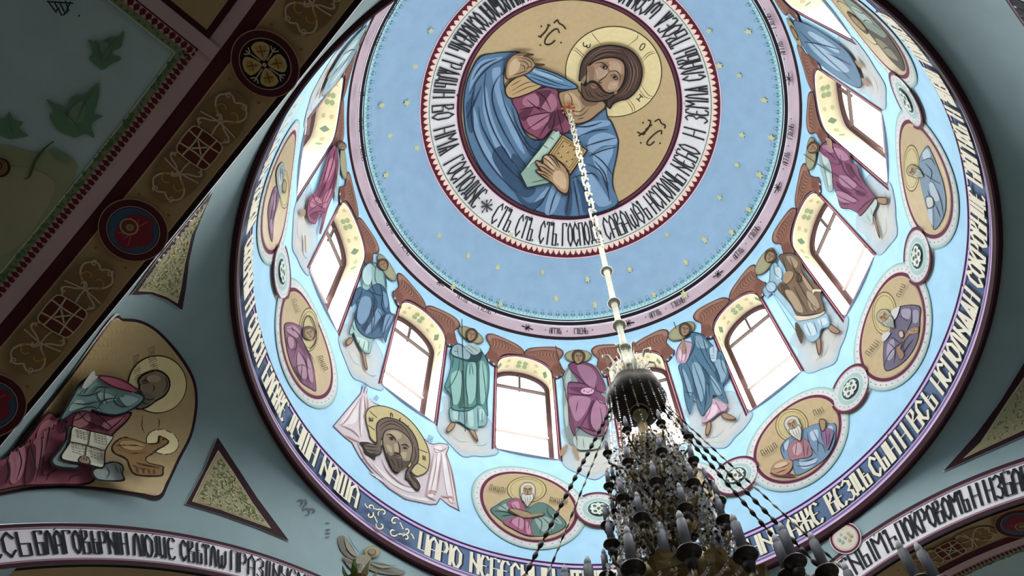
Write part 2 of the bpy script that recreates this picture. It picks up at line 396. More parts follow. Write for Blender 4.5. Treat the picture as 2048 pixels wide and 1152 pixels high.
# windows: casing line, splayed reveal with its painted soffit, sash and pane
pane_m = emitter('daylit_glass', (.97, .98, 1.0), 1.7)
D1 = .50
def radial(u, v, d): a = -u / 5.0; return P3(a, 5.0 + d, v)
for k, az in enumerate(WIN_AZ):
    uc = -radians(az) * 5; op = opening(uc, n=20)
    root = empty('window_%d' % (k + 1), kind='structure')
    R = lambda mb, q0, q1, d0, d1, mat, closed=False: mb.add([radial(u, v, d0) for u, v in q0] + [radial(u, v, d1) for u, v in q1],
        [(i, i + 1, len(q0) + i + 1, len(q0) + i) for i in range(len(q0) - 1)] + ([(len(q0) - 1, 0, len(q0), 2 * len(q0) - 1)] if closed else []), mat)
    head = op[1:] + [op[0]]
    mb = MB(); R(mb, head, head, 0, D1, paint('#e9dcd6')); mb.build('reveal', root)
    mb = MB(); R(mb, [op[0], op[1]], [op[0], op[1]], 0, D1, paint('#e6e2e4')); mb.build('sill', root)
    # painted soffit of the reveal: cream ground, quatrefoils and diamonds
    arch_pts = [(uc + HW * cos(pi * (.5 + i / 24 * 1.0)), ZSP + HW * sin(pi * (.5 + i / 24))) for i in range(-12, 13)]
    ext = [(uc + HW, ZSP - .75 + .25 * j) for j in range(3)] + arch_pts + [(uc - HW, ZSP - .25 - .25 * j) for j in range(3)]
    e = .994
    sh = lambda q, e=.994: [(uc + (u - uc) * e, ZSP + (v - ZSP) * e if v > ZSP else v) for u, v in q]
    mb = MB(); R(mb, sh(ext), sh(ext), .03, D1 - .1, paint('#d8d0ae')); mb.build('painted_soffit', root)
    mb = MB(); LEN = [0]
    se = sh(ext, .985)
    for a_, b_ in zip(se, se[1:]): LEN.append(LEN[-1] + hypot(b_[0] - a_[0], b_[1] - a_[1]))
    def along(s):
        for i in range(len(se) - 1):
            if LEN[i + 1] >= s or i == len(se) - 2:
                f = (s - LEN[i]) / (LEN[i + 1] - LEN[i]); return (se[i][0] + (se[i + 1][0] - se[i][0]) * f, se[i][1] + (se[i + 1][1] - se[i][1]) * f)
    def blob(s0, d0, rs, rd, mat, n=8):
        mb.add([radial(*along(min(LEN[-1] - .001, max(.001, s0 + rs * cos(2 * pi * i / n)))), d0 + rd * sin(2 * pi * i / n)) for i in range(n)], [tuple(range(n))], mat)
    mid = LEN[-1] / 2; gm = paint('#8fa47c'); gd = paint('#6f8672')
    for dx, dy in ((.07, .05), (-.07, .05), (.07, -.05), (-.07, -.05)): blob(mid + dx, .2 + dy, .06, .05, gm)
    for sg in (-1, 1):
        blob(mid + sg * .62, .21, .085, .10, gd, 4); blob(mid + sg * .34, .12, .05, .04, paint('#b9b38c')); blob(mid + sg * .34, .28, .05, .04, paint('#b9b38c'))
        blob(mid + sg * .95, .2, .10, .05, paint('#bcb78e'), 6); blob(mid + sg * 1.25, .2, .06, .07, gm, 6)
    mb.build('painted_ornament', root)
    # casing line round the opening on the wall
    mb = MB()
    def off(q, d): return [(uc + (u - uc) * (HW + d) / HW, (ZSP + (v - ZSP) * (HW + d) / HW) if v > ZSP else (v - d if v <= ZS + .001 else v)) for u, v in q]
    R(mb, off(head, .0), off(head, .024), -.012, -.012, paint('#4a1c26')); R(mb, off(head, .024), off(head, .038), -.010, -.010, paint('#d9a3a8')); R(mb, off(head, .038), off(head, .082), -.012, -.012, paint('#4a1a26'))
    R(mb, [op[0], op[1]], [(op[0][0], ZS - .02), (op[1][0], ZS - .02)], -.012, -.012, paint('#8a6a86'))
    mb.build('casing_line', root)
    # brown sash frame at the back, two transoms and a mullion
    mb = MB(); hi = off(head, -.09); hi = [(u, max(v, ZS)) for u, v in hi]; fm = paint('#4a3432')
    R(mb, head, hi, D1 - .07, D1 - .07, fm); R(mb, hi, hi, D1 - .07, D1, fm); mb.build('sash_frame', root)
    for nm, q in (('transom', [(uc - HW, ZSP - .12), (uc + HW, ZSP - .12), (uc + HW, ZSP - .06), (uc - HW, ZSP - .06)]), ('transom', [(uc - HW, 14.55), (uc + HW, 14.55), (uc + HW, 14.60), (uc - HW, 14.60)]),
                  ('mullion', [(uc - .018, ZSP - .08), (uc + .018, ZSP - .08), (uc + .018, ZSP + HW - .05), (uc - .018, ZSP + HW - .05)])):
        mb = MB(); d0 = D1 - .06; d1 = D1 + .0
        mb.add([radial(u, v, d0) for u, v in q] + [radial(u, v, d1) for u, v in q], [(0, 1, 2, 3), (4, 5, 6, 7), (0, 1, 5, 4), (1, 2, 6, 5), (2, 3, 7, 6), (3, 0, 4, 7)], paint('#6e625e' if nm == 'transom' and q[0][1] > 15 else '#a8a29e' if nm == 'transom' else '#5a4c48')); mb.build(nm, root)  # transoms coloured paler to imitate the glare of the bright panes
    V, F = fill(opening(uc, n=16), .3); mb = MB(); mb.add([radial(u, v, D1) for u, v in V], F, pane_m); mb.build('pane', root)

# ---------------------------------------------------------------- rings of the dome and the drum
def ring_mesh(mb, prof, mat, n=360): lathe(mb, prof, mat, n)
def dome_ring(r0, r1, off=.01):
    out = []
    for i in range(3):
        r = r0 + (r1 - r0) * i / 2; k = (RD - off) / RD; z = sqrt(RD * RD - r * r); out.append((r * k, ZC + z * k))
    return out
mb = MB(); ring_mesh(mb, dome_ring(4.77, 4.822, .03), paint('#14101a')); ring_mesh(mb, dome_ring(4.822, 4.84, .028), paint('#d8d2dc')); ring_mesh(mb, [(4.965, 18.175), (4.962, 18.12), (4.985, 18.09), (5, 18.07)], paint('#24161c'))
ring_mesh(mb, dome_ring(4.755, 4.77, .02), paint('#e4e6ea')); ring_mesh(mb, dome_ring(4.735, 4.755, .02), paint('#2a3a40')); mb.build('trim_5', kind='structure')
# cornice at the drum's foot
mb = MB(); lathe(mb, [(4.999, 9.86), (4.97, 9.85), (4.97, 9.835)], paint('#c9b9d2'), 300); lathe(mb, [(4.97, 9.835), (4.96, 9.78)], paint('#6d5a8c'), 300); lathe(mb, [(4.96, 9.78), (4.945, 9.72)], paint('#bda6c4'), 300)
lathe(mb, [(4.945, 9.72), (4.93, 9.70), (4.93, 9.60), (4.95, 9.575), (5.0, 9.57), (5.03, 9.62)], paint('#32141e'), 300); mb.build('trim_6', kind='structure')
mb = MB(); lathe(mb, [(4.994, 10.50), (4.985, 10.49), (4.985, 10.465), (4.994, 10.455)], paint('#4a1440'), 300); lathe(mb, [(4.994, 10.455), (4.99, 10.40)], paint('#b9a6d4'), 300); lathe(mb, [(4.99, 10.40), (4.988, 10.375)], paint('#3a2a5c'), 300); mb.build('trim_7', kind='structure')

# ================================================================ LETTERED BANDS
def band(name, label, surf, step=.3): return Art(name, label, 'inscription', surf, step=step)
B = band('drum_inscription', 'dark blue ring band at the foot of the drum with tall cream Slavonic letters', s_drum)
mb = MB(); lathe(mb, [(4.996, 9.84), (4.996, 10.38)], paint('#53698a'), 300); o = mb.build('ground', B.root)
def w_px(art, word, x0, y0, x1, y1, v0, v1, col, conv, shadow=None, **k):
    u0 = conv(x0, y0)[0]; u1 = conv(x1, y1)[0]
    if u1 < u0: u1 += 10 * pi
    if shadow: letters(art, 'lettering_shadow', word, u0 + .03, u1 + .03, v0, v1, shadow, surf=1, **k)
    letters(art, 'lettering', word, u0, u1, v0, v1, col, **k)
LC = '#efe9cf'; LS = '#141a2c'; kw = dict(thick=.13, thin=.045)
for wd, a, b, c, d in (('ЦАРЮ', 838, 1070, 925, 1110), ('НЕБЕСНЫЙ', 940, 1105, 1110, 1152), ('УТѢШИТЕЛЮ', 1130, 1150, 1290, 1152), ('ДУШЕ', 1310, 1150, 1390, 1140), ('ИСТИНУ', 1420, 1130, 1575, 1075), ('АЖЕ', 1582, 1073, 1652, 1042),
                       ('ВЕЗДѢ', 1660, 1020, 1745, 960), ('СЫЙ', 1752, 955, 1806, 905), ('И', 1812, 900, 1830, 878), ('ВСѢ', 1838, 868, 1884, 810), ('ИСПОЛНѦѦЙ', 1888, 790, 1968, 600), ('СОКРОВИЩЕ', 1962, 575, 1958, 380),
                       ('БЛАГИХЪ', 1955, 362, 1917, 240), ('И', 1912, 228, 1906, 212), ('ЖИЗНИ', 1900, 198, 1874, 140), ('ПОДАТЕЛЮ', 1864, 122, 1820, 40),
                       ('НАША', 628, 960, 708, 1020), ('ДУШИ', 565, 860, 622, 935), ('БЛАЖЕ', 515, 755, 558, 845), ('СПАСИ', 492, 640, 508, 735), ('И', 488, 600, 490, 622), ('СКВЕРНЫ', 484, 480, 487, 585), ('ВСѦКІѦ', 492, 385, 484, 462), ('ОТЪ', 500, 340, 493, 372), ('НЫ', 512, 300, 503, 330), ('ОЧИСТИ', 545, 235, 516, 290)):
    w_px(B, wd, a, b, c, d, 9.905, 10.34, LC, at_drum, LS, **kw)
# scroll ornament between the end and the beginning of the prayer
def spiral(cx, cy, r, turn, sx=1, n=14): return [(cx + sx * r * (1 - .8 * i / n) * cos(turn + 4.2 * i / n), cy + r * (1 - .8 * i / n) * sin(turn + 4.2 * i / n)) for i in range(n + 1)]
for x, y, r, t0, tw in ((1190, 432, 62, 2.6, 5), (1040, 365, 42, .6, -5), (1030, 455, 48, 5.6, 5), (1160, 585, 62, 3.6, -5), (1330, 540, 60, -.4, -5), (1312, 665, 62, .5, 5), (1470, 652, 50, 2.5, -5), (1462, 742, 46, 3.6, 5)):
    q = [at_drum(560 + (x + r * (1 - .8 * i / 14) * cos(t0 + tw * i / 14)) / 6, 960 + (y + r * (1 - .8 * i / 14) * sin(t0 + tw * i / 14)) / 6) for i in range(15)]
    B.l('scroll_ornament', LS, .05, q, sm=0, taper=False); B.l('scroll_ornament', LC, .03, q, sm=0, taper=False)
for d in ((1078, 388, 1110, 400, 1145, 395), (1075, 480, 1090, 520, 1110, 560), (1385, 560, 1410, 610, 1425, 640), (1365, 705, 1400, 700, 1420, 715), (950, 330, 965, 360, 990, 385), (1515, 700, 1540, 730, 1550, 765)):
    q = [at_drum(560 + d[i] / 6, 960 + d[i + 1] / 6) for i in (0, 2, 4)]; B.l('scroll_ornament', LS, .05, q, taper=False); B.l('scroll_ornament', LC, .03, q, taper=False)
B.end({'lettering_shadow': 'lettering'})

# ring of words round the central medallion
D = band('dome_inscription', 'pale ring round the central medallion with dark Slavonic letters and toothed border', s_dome, .12)
mb = MB(); ring_mesh(mb, dome_ring(2.80, 3.47, .008), paint('#cfcfce')); mb.build('ground', D.root)
mb = MB(); ring_mesh(mb, dome_ring(2.784, 2.82, .011), paint('#e2b9c8')); ring_mesh(mb, dome_ring(3.405, 3.425, .011), paint('#5c7a5c')); ring_mesh(mb, dome_ring(3.60, 3.625, .011), paint('#e6bcc8')); mb.build('edge_line', D.root)
mb = MB(); ring_mesh(mb, dome_ring(3.43, 3.605, .009), paint('#e8c6b8')); mb.build('border_ground', D.root)
n = 150; D.k = 12; V = []; F = []
for i in range(n):
    for (a0, a1, r0, r1, r2) in ((0, .5, 3.46, 3.53, 3.60), (.5, 1, 3.53, 3.60, 3.605)):
        ua = -(i + a0) * 2 * pi / n * 5; ub = -(i + a1) * 2 * pi / n * 5; uc = (ua + ub) / 2; k = len(V)
        V += [(ua, 3.605), (ub, 3.605), (ub, r1 + .01 if a0 == 0 else 3.52), (uc, 3.45 if a0 == 0 else 3.56), (ua, r1 + .01 if a0 == 0 else 3.52)]; F.append((k, k + 1, k + 2, k + 3, k + 4))
D.put('toothed_border', V, F, '#5c1826')
D.surf = s_dome_up
for wd, a, b, c, d in (('СТЪ.', 985, 430, 1022, 460), ('СТЪ.', 1028, 462, 1067, 480), ('СТЪ.', 1075, 482, 1118, 490), ('ГОСПОДЬ', 1123, 491, 1208, 487), ('САВАѠѲЪ', 1215, 485, 1310, 438), ('ИСПОЛНЬ', 1315, 432, 1375, 360),
                       ('НЕБО', 1378, 353, 1402, 300), ('И', 1402, 280, 1404, 260), ('ЗЕМЛѦ', 1407, 248, 1402, 170), ('СЛАВЫ', 1400, 160, 1372, 95), ('ТВОЕѦ', 1368, 88, 1320, 35), ('ѠСАННА', 1312, 28, 1240, -15), ('ВЫШНИХЪ', 1060, -22, 1000, 20),
                       ('БЛАГОСЛОВЕНЪ', 1002, 12, 912, 100), ('ГРѦДЫЙ', 906, 108, 880, 196), ('ВО', 878, 208, 880, 240), ('ИМѦ', 882, 254, 896, 305), ('ГОСПОДНЕ', 903, 318, 958, 405)):
    u0 = at_dome(a, b)[0]; u1 = at_dome(c, d)[0]
    if u1 < u0: u1 += 10 * pi
    # azimuth metres are measured on the 5 m circle
    letters(D, 'lettering', wd, u0, u1, -3.36, -2.87, '#25272c', thick=.13, thin=.045)
D.surf = s_dome
uc, vc = at_dome(972, 412)
for k in range(8):
    a = k * pi / 4; r = .16 if k % 2 == 0 else .12; f = 5 / 3.1
    D.l('cross_ornament', '#3a3c40', .035, [(uc, vc), (uc + r * cos(a) * f, vc + r * sin(a))], taper=False)
    D.p('cross_ornament', '#3a3c40', [(uc + (r * cos(a) + .03 * cos(b)) * f, vc + r * sin(a) + .03 * sin(b)) for b in (0, 1.57, 3.14, 4.71)], sm=0)
D.end()

# frieze at the springing of the dome: the repeated words and the stars
Fz = band('frieze_inscription', 'narrow pink grey frieze ring above the angels with small black words and stars', s_dome, .3)
mb = MB(); ring_mesh(mb, dome_ring(4.835, 4.985, .012), paint('#b9a6b0')); ring_mesh(mb, dome_ring(4.838, 4.846, .014), paint('#e8e0e6')); mb.build('ground', Fz.root); Fz.k = 14
for k in range(12):
    us = -radians(103.2 - 30 * k) * 5
    for i in range(8):
        a = i * pi / 4 + .2; Fz.l('star#%d' % k, '#1c1418', .014, [(us, 4.907), (us + .12 * cos(a) * (1.3 if i % 2 == 0 else .7), 4.907 + .05 * sin(a))], taper=False)
    Fz.surf = s_dome_up
    letters(Fz, 'lettering', 'АГГЛЪ', us + .57, us + .88, -4.945, -4.865, '#1c1418', thick=.2, thin=.07)
    letters(Fz, 'lettering', 'ГДЕНЬ', us + 1.20, us + 1.56, -4.945, -4.865, '#1c1418', thick=.2, thin=.07)
    Fz.surf = s_dome
    for du in (.47, 1.03, 1.68): Fz.p('dot', '#1c1418', circ(us + du, 4.905, .012, 6), sm=0)
Fz.end()
# leafy teal border above the frieze
L = Art('leaf_border', 'teal leafy border painted round the edge of the pale blue dome', 'painted border', s_dome, step=.3)
mb = MB(); ring_mesh(mb, dome_ring(4.68, 4.756, .006), paint('#9fcad0')); mb.build('ground', L.root)
V = []; F = []; V2 = []; F2 = []; n = 300
for i in range(n):
    u = -i * 2 * pi / n * 5; s = .045; dx = .03 * (1 if i % 2 else -1)
    for (VV, FF, cx, cy, rx, ry) in ((V, F, u, 4.71, .03, .022), (V, F, u + dx * .6, 4.655, .026, .034), (V2, F2, u + .05, 4.69, .02, .03), (V, F, u + dx, 4.60, .012, .012)):
        k = len(VV); VV += [(cx - rx, cy), (cx, cy + ry), (cx + rx, cy), (cx, cy - ry)]; FF.append((k, k + 1, k + 2, k + 3))
L.put('leaf', V, F, '#4f8f96'); L.put('leaf', V2, F2, '#7fb6b8'); L.end()
# gilt stars on the dome
St = Art('painted_stars', 'small faint gilt stars scattered over the pale blue dome', 'painted stars', s_dome, kind='stuff')
for px, py in ((830, 133), (780, 271), (834, 296), (878, 472), (936, 512), (995, 535), (1022, 470), (1112, 598), (1085, 545), (1190, 610), (1308, 590), (1335, 470), (1372, 525), (1410, 480), (1440, 395), (1475, 330), (1485, 270), (1520, 350), (1530, 200), (1498, 62), (1440, 130), (1480, 150), (812, 205), (770, 350), (905, 575), (1000, 610), (1260, 540), (1370, 590), (1465, 465), (1545, 275), (860, 60), (760, 210), (1175, 560), (1420, 60), (1500, 420)):
    u, v = at_dome(px, py); f = 5 / v; r = .07 + .02 * random.random()
    St.p('stars', '#c6ca90', [(u + f * (r if i % 2 == 0 else r * .5) * cos(i * pi / 5), v + (r if i % 2 == 0 else r * .5) * sin(i * pi / 5)) for i in range(10)], sm=0)
St.end()

# lettered bands on the arches
def arch_band(name, label, key, words, zr):
    S = s_face(key); az, a, ra, hc, w = ARCH[key]; A = Art(name, label, 'inscription', S, step=.4)
    q = math.asin(5.0 / (ra + w)) * .985; n = 120
    def strip(part, col, r0, r1, lay): 
        A.k = lay; us = [-q * ra + 2 * q * ra * i / n for i in range(n + 1)]
        A.put(part, [(u, r0) for u in us] + [(u, r1) for u in us], [(i, i + 1, n + 2 + i, n + 1 + i) for i in range(n)], col)
    strip('ground', '#fdf8fc', ra + .01, ra + w, 3)
    e = w * .09
    strip('edge_line', '#46202e', ra + w - e, ra + w, 6); strip('edge_line', '#a98a98', ra + w - e * 1.5, ra + w - e, 7); strip('edge_line', '#46202e', ra, ra + e, 8); strip('edge_line', '#a98a98', ra + e, ra + e * 1.5, 9)
    A.k = 10
    for wd, x0, y0, x1, y1 in words:
        def cu(px, py):
            n_ = Vector((cos(az), sin(az), 0)); t_ = Vector((-n_.y, n_.x, 0)); d = ray(px, py); k = (a - EYE.dot(n_)) / d.dot(n_); p = EYE + d * k
            return -atan2(p.dot(t_), p.z - hc) * ra
        letters(A, 'lettering', wd, cu(x0, y0), cu(x1, y1), ra + w * .24, ra + w * .80, '#262c34', thick=.105, thin=.045)
    A.end(); return A
arch_band('arch_inscription', 'pale lettered band on the lower left arch reading along its curve', 'front',
          [('ДНЕСЬ', -90, 1120, 62, 1090), ('БЛАГОВѢРНІИ', 68, 1088, 255, 1085), ('ЛЮДІЕ', 262, 1086, 350, 1098), ('СВѢТЛѠ', 358, 1100, 452, 1120), ('ПРАЗДНУЕМЪ', 458, 1122, 625, 1175)], 0)
arch_band('arch_inscription', 'pale lettered band on the lower right arch beyond the chandelier', 'right',
          [('ЧЕТНЫМЪ', 1640, 1165, 1802, 1092), ('ПОКРОВОМЪ', 1806, 1090, 1947, 1030), ('И', 1952, 1028, 1972, 1020), ('ИЗБАВИ', 1980, 1017, 2090, 985)], 0)
arch_band('arch_inscription', 'foreshortened pale band along the upper left arch above the ornamented soffit', 'left', [], 0)
arch_band('arch_inscription', 'grey lettered band of the arch showing in the top right corner', 'back', [('ОТЪ', 2040, 0, 2052, 18), ('ВСѦКАГО', 2056, 22, 2110, 80)], 0)

# ================================================================ CENTRAL MEDALLION OF THE DOME
def s_cap(x, y):
    p = Vector((x, y, ZC + sqrt(RD * RD - x * x - y * y))); return p, (Vector((0, 0, ZC)) - p).normalized()
M = Art('dome_medallion_painting', 'large gold medallion of a haloed man in blue mantle holding a book, dome top', 'mural', s_cap, step=.12)
M.p('gold_ground', '#b99e6a', circ(0, 0, 2.70, 72), sm=0, kind='gilt')
for r0, r1, c in ((2.66, 2.69, '#2e1620'), (2.69, 2.735, '#6d3040'), (2.735, 2.785, '#2e1620'), (2.785, 2.80, '#e0b4c4')): M.ring('border_ring', c, circ(0, 0, r0, 120), circ(0, 0, r1, 120))
M.surf = px_dome; M.T = (840, 0, 3.292); M.step = 10
B1, B2, B3, BK = '#54799c', '#7da2c4', '#33506f', '#1c2a3c'
# halo
M.p('halo', '#2a2418', circ(1275, 470, 320, 40, 301)); M.p('halo', '#dcc98a', circ(1275, 470, 314, 40, 295), kind='gilt')
M.l('halo', '#3a3222', 1.0, '1000 320 1040 345 1085 392', '1012 308 1052 336 1094 380', '1125 205 1150 240 1195 295', '1435 215 1430 250 1365 302', '1560 345 1510 360 1465 405', '1548 332 1500 350 1456 392', '1540 635 1500 620 1450 548', '1415 738 1410 700 1372 650', '1400 742 1394 708 1358 660', '1525 650 1480 635 1440 580')
M.l('halo_letter', '#2e281c', 1.6, '1078 275 1075 295 1090 305 1100 292', '1100 292 1100 312 1118 305 1122 285', '1480 285 1462 290 1448 315 1455 328 1470 318 1482 298 1480 285', '1425 645 1450 668', '1445 618 1470 642', '1438 656 1458 630', taper=False)
M.l('monogram', '#33281c', 2.2, '846 166 826 205 790 240', '778 236 800 244', '838 160 858 166', '918 215 905 190 880 195 838 235 820 275 835 292 865 285 890 262', '880 150 905 130 915 150 940 165 960 190', '1430 868 1475 885 1490 850 1530 820', '1440 895 1475 870 1500 850 1520 800 1500 790', '1590 885 1590 860 1560 870 1510 915 1495 945 1515 955 1545 930', '1545 800 1575 785 1590 810 1615 825 1610 845', taper=False)
M.p('monogram', '#33281c', circ(792, 295, 6, 6)); M.p('monogram', '#33281c', circ(928, 278, 6, 6)); M.p('monogram', '#33281c', circ(798, 170, 6, 6)); M.p('monogram', '#33281c', circ(1454, 940, 6, 6)); M.p('monogram', '#33281c', circ(1582, 942, 6, 6)); M.p('monogram', '#33281c', circ(1470, 806, 6, 6))
# mantle as one large shape, folds on it
M.p('mantle', BK, '388 368 480 346 600 334 660 338 640 360 590 395 560 440 552 505 560 570 610 650 650 750 680 850 730 905 800 915 880 860 960 870 1015 820 1090 800 1160 745 1190 665 1225 700 1240 770 1265 800 1305 900 1310 960 1296 1050 1275 1150 1276 1230 1312 1340 1302 1362 1180 1405 1050 1430 960 1432 850 1420 720 1380 620 1330 500 1240 405 1130 340 1010 298 880 285 780 280 680 295 560 330 462')
M.p('mantle', B1, '395 376 480 352 600 341 630 345 590 385 553 440 545 505 552 575 600 650 640 750 670 850 722 915 800 925 880 868 962 878 1018 828 1095 808 1168 750 1192 680 1218 706 1232 775 1258 806 1296 903 1300 960 1287 1050 1266 1150 1267 1230 1300 1336 1180 1395 1050 1420 960 1422 850 1410 725 1370 625 1322 508 1232 412 1124 348 1006 306 878 293 780 288 680 303 562 337 468')
for d in ('400 400 470 380 540 370 500 410 420 450 350 540 320 600 340 480', '470 470 500 440 530 450 520 560 545 640 600 760 640 880 690 1010 640 960 560 800 500 640', '420 560 440 600 470 760 540 930 620 1060 600 1100 500 980 430 800 410 680', '345 700 370 760 400 880 470 1020 560 1160 520 1150 420 1010 350 860',
          '1020 850 1120 800 1230 790 1250 820 1140 850 1060 900', '1110 920 1200 870 1290 900 1290 950 1200 960 1120 1010', '1140 1020 1260 960 1270 1010 1230 1110 1240 1200 1180 1140', '1100 1130 1160 1180 1230 1290 1260 1340 1180 1360 1120 1270', '860 1240 900 1210 930 1270 880 1400 820 1400', '730 1360 800 1270 850 1230 800 1330 770 1380'):
    M.p('mantle', B2, d)
for d in ('300 700 330 640 360 560 345 700 350 850 320 860', '540 960 620 1090 700 1170 760 1250 700 1300 600 1250 520 1130 470 1020', '620 1010 700 1090 660 1110 600 1050', '690 890 760 930 800 930 780 980 740 1030 700 980', '960 1170 1000 1250 990 1410 950 1400 970 1280', '1030 1180 1060 1300 1080 1400 1130 1395 1110 1290', '1180 690 1180 740 1120 790 1150 740', '620 1260 720 1340 820 1300 760 1380 680 1350'):
    M.p('mantle', B3, d)
M.l('mantle_fold', BK, 1.8, '560 380 470 420 380 510 320 620', '548 470 500 520 470 620 500 760 590 940 700 1100', '430 470 420 560 430 700 480 860 580 1030 680 1150', '530 590 560 700 620 830 700 970 770 1020', '345 600 330 720 350 860 420 1020 520 1160 640 1270', '300 780 340 700 400 560', '600 700 640 830 720 960 780 985', '500 380 400 430 340 520',
    '380 700 400 820 470 960 580 1110 720 1230', '1040 900 1140 860 1240 850', '1090 960 1190 930 1290 905', '1110 1030 1200 990 1296 965', '1100 1080 1180 1120 1230 1230 1250 1330', '1150 1060 1220 1150 1240 1260', '1020 1150 1070 1230 1110 1330 1170 1400', '970 1170 980 1280 960 1420', '1010 1190 1030 1300 1050 1425', '860 1230 800 1330 750 1385', '900 1250 870 1330 850 1410', '1000 830 1110 830 1200 800', '1000 1170 1130 1140 1180 1190', '940 870 1010 880 1060 940', '1120 1000 1200 1060 1270 1150')
# tunic
T1, T2, T3 = '#85465f', '#a8697f', '#5c2c44'
M.p('tunic', '#3a1828', '905 585 850 562 760 580 690 592 596 640 636 735 660 815 690 865 750 900 806 922 872 860 945 885 1006 832 965 770 930 680')
M.p('tunic', T1, '900 592 850 570 765 588 700 600 606 645 644 738 668 812 697 858 754 892 803 910 868 850 945 875 996 830 957 772 922 682')
for d in ('680 640 760 610 800 640 760 700 680 690', '820 620 880 620 900 690 850 740 800 700', '700 770 820 740 860 770 800 830 740 850'): M.p('tunic', T2, d)
for d in ('760 600 860 590 830 650 790 700 780 640', '860 740 930 720 950 790 890 830 840 840', '650 740 740 700 700 780 670 790'): M.p('tunic', T3, d)
M.l('tunic_fold', '#34121f', 1.5, '700 650 760 700 800 730', '650 720 760 700 850 740', '660 780 760 750 860 735', '700 850 790 790 870 740', '780 900 830 820 875 740', '860 870 880 800 890 730', '940 870 920 800 900 700', '760 590 820 640 860 720')
M.p('clavus', '#2e241c', '552 572 640 492 712 492 812 560 602 648'); M.p('clavus', '#bf9d68', '562 572 642 500 706 500 800 556 604 638'); M.l('clavus', '#4a3820', 1.2, '590 560 660 520', '600 590 690 540 740 535', '600 620 700 570 770 555')
# neck
M.p('neck', '#2f241c', '1045 590 1100 655 1190 645 1236 690 1180 745 1112 797 1018 818 955 765 922 680 905 606 955 585 1028 570'); M.p('neck', '#a3845f', '1045 600 1100 662 1186 655 1220 692 1172 738 1106 787 1020 806 964 760 932 680 916 612 958 594 1028 580')
M.p('neck', '#c4a67e', '960 610 1010 610 1060 690 1040 750 980 720 950 660'); M.p('neck', '#7d6248', '1050 620 1110 665 1180 660 1150 690 1080 690'); M.l('neck', '#4a3828', 1.3, '970 600 1000 650 990 700', '1010 760 1070 750 1120 700', '1000 720 1050 730 1100 690', '1040 780 1080 770')
# mantle strip drawn across the neck
M.p('mantle_edge', BK, '638 448 700 428 790 438 900 475 985 520 1042 560 1020 582 940 586 850 572 760 545 700 505'); M.p('mantle_edge', '#5b87aa', '650 450 704 436 790 446 895 483 980 528 1030 562 1010 574 940 577 852 563 765 536 708 498')
M.p('mantle_edge', '#8db4cf', '720 450 790 455 880 490 960 530 900 520 800 490'); M.l('mantle_edge', BK, 1.5, '700 470 800 500 900 540 1000 566', '720 495 820 535 920 562', '760 450 860 480 960 530')
# hair, face, beard
H1 = '#4c372f'
M.p('hair', '#1e1512', '1048 530 1048 470 1062 400 1105 335 1165 298 1235 282 1310 287 1385 312 1440 365 1470 440 1466 520 1432 592 1375 645 1318 660 1275 682 1255 712 1228 690 1235 660 1290 590 1120 470')
M.p('hair', H1, '1056 530 1056 470 1070 404 1112 342 1168 306 1235 291 1306 296 1378 320 1432 370 1461 440 1456 518 1424 586 1370 636 1314 652 1268 674 1250 700 1236 682 1243 655 1290 590 1120 470')
M.l('hair', '#7a5f50', 1.4, '1350 330 1400 400 1410 490 1380 580 1320 630', '1320 350 1385 420 1390 510 1350 590 1300 625', '1380 340 1430 420 1435 500 1400 580', '1330 330 1250 320 1170 340 1110 400', '1320 310 1220 305 1140 345 1085 410', '1290 350 1210 350 1130 400 1085 470', '1375 370 1415 450 1400 540 1355 610')
M.l('hair', '#241813', 1.3, '1335 320 1392 410 1400 500 1365 590', '1340 345 1240 330 1150 365 1095 440', '1300 590 1340 560 1370 480 1350 400 1330 350', '1260 680 1290 650 1340 630')
M.p('face', '#241a16', '1095 450 1115 412 1160 380 1240 362 1310 368 1352 400 1362 460 1352 530 1322 585 1285 612 1200 640 1100 620 1070 560 1090 520')
M.p('face', '#a58262', '1104 452 1124 420 1166 390 1240 372 1304 378 1342 408 1350 460 1340 525 1312 575 1280 600 1200 610 1130 580 1100 540')
M.p('face', '#b8977a', '1250 395 1300 395 1330 430 1320 480 1270 455 1230 430'); M.p('face', '#b8977a', '1180 430 1240 460 1200 510 1165 500'); M.p('face', '#b8977a', '1255 530 1310 530 1290 575 1240 575')
M.p('face', '#8d6c54', '1110 450 1140 420 1150 470 1140 530 1115 520'); M.p('face', '#8d6c54', '1320 490 1345 480 1335 540 1310 560'); M.p('face', '#8d6e54', '1195 400 1240 400 1250 430 1215 420')
M.l('face', '#33231b', 1.5, '1150 410 1190 398 1230 420 1246 450', '1250 462 1290 455 1318 480 1322 520', '1185 425 1210 415 1235 435 1215 445 1185 425', '1258 485 1285 480 1305 508 1285 512 1258 485', '1250 455 1225 490 1190 518 1178 530', '1200 530 1185 535 1175 520')
M.p('face', '#1e1512', circ(1212, 430, 9, 8)); M.p('face', '#1e1512', circ(1284, 496, 9, 8)); M.l('face', '#e0c8a0', 1.2, '1240 462 1205 500', '1262 545 1300 545', '1160 440 1170 480', taper=True)
M.p('beard', '#241a14', '1058 535 1085 550 1108 530 1125 520 1165 530 1190 550 1215 585 1250 600 1300 590 1295 612 1240 650 1160 664 1098 655 1066 620')
M.p('beard', '#5d4638', '1062 548 1086 560 1112 540 1130 535 1160 545 1180 565 1210 598 1250 612 1280 608 1235 642 1160 655 1102 646 1073 615')
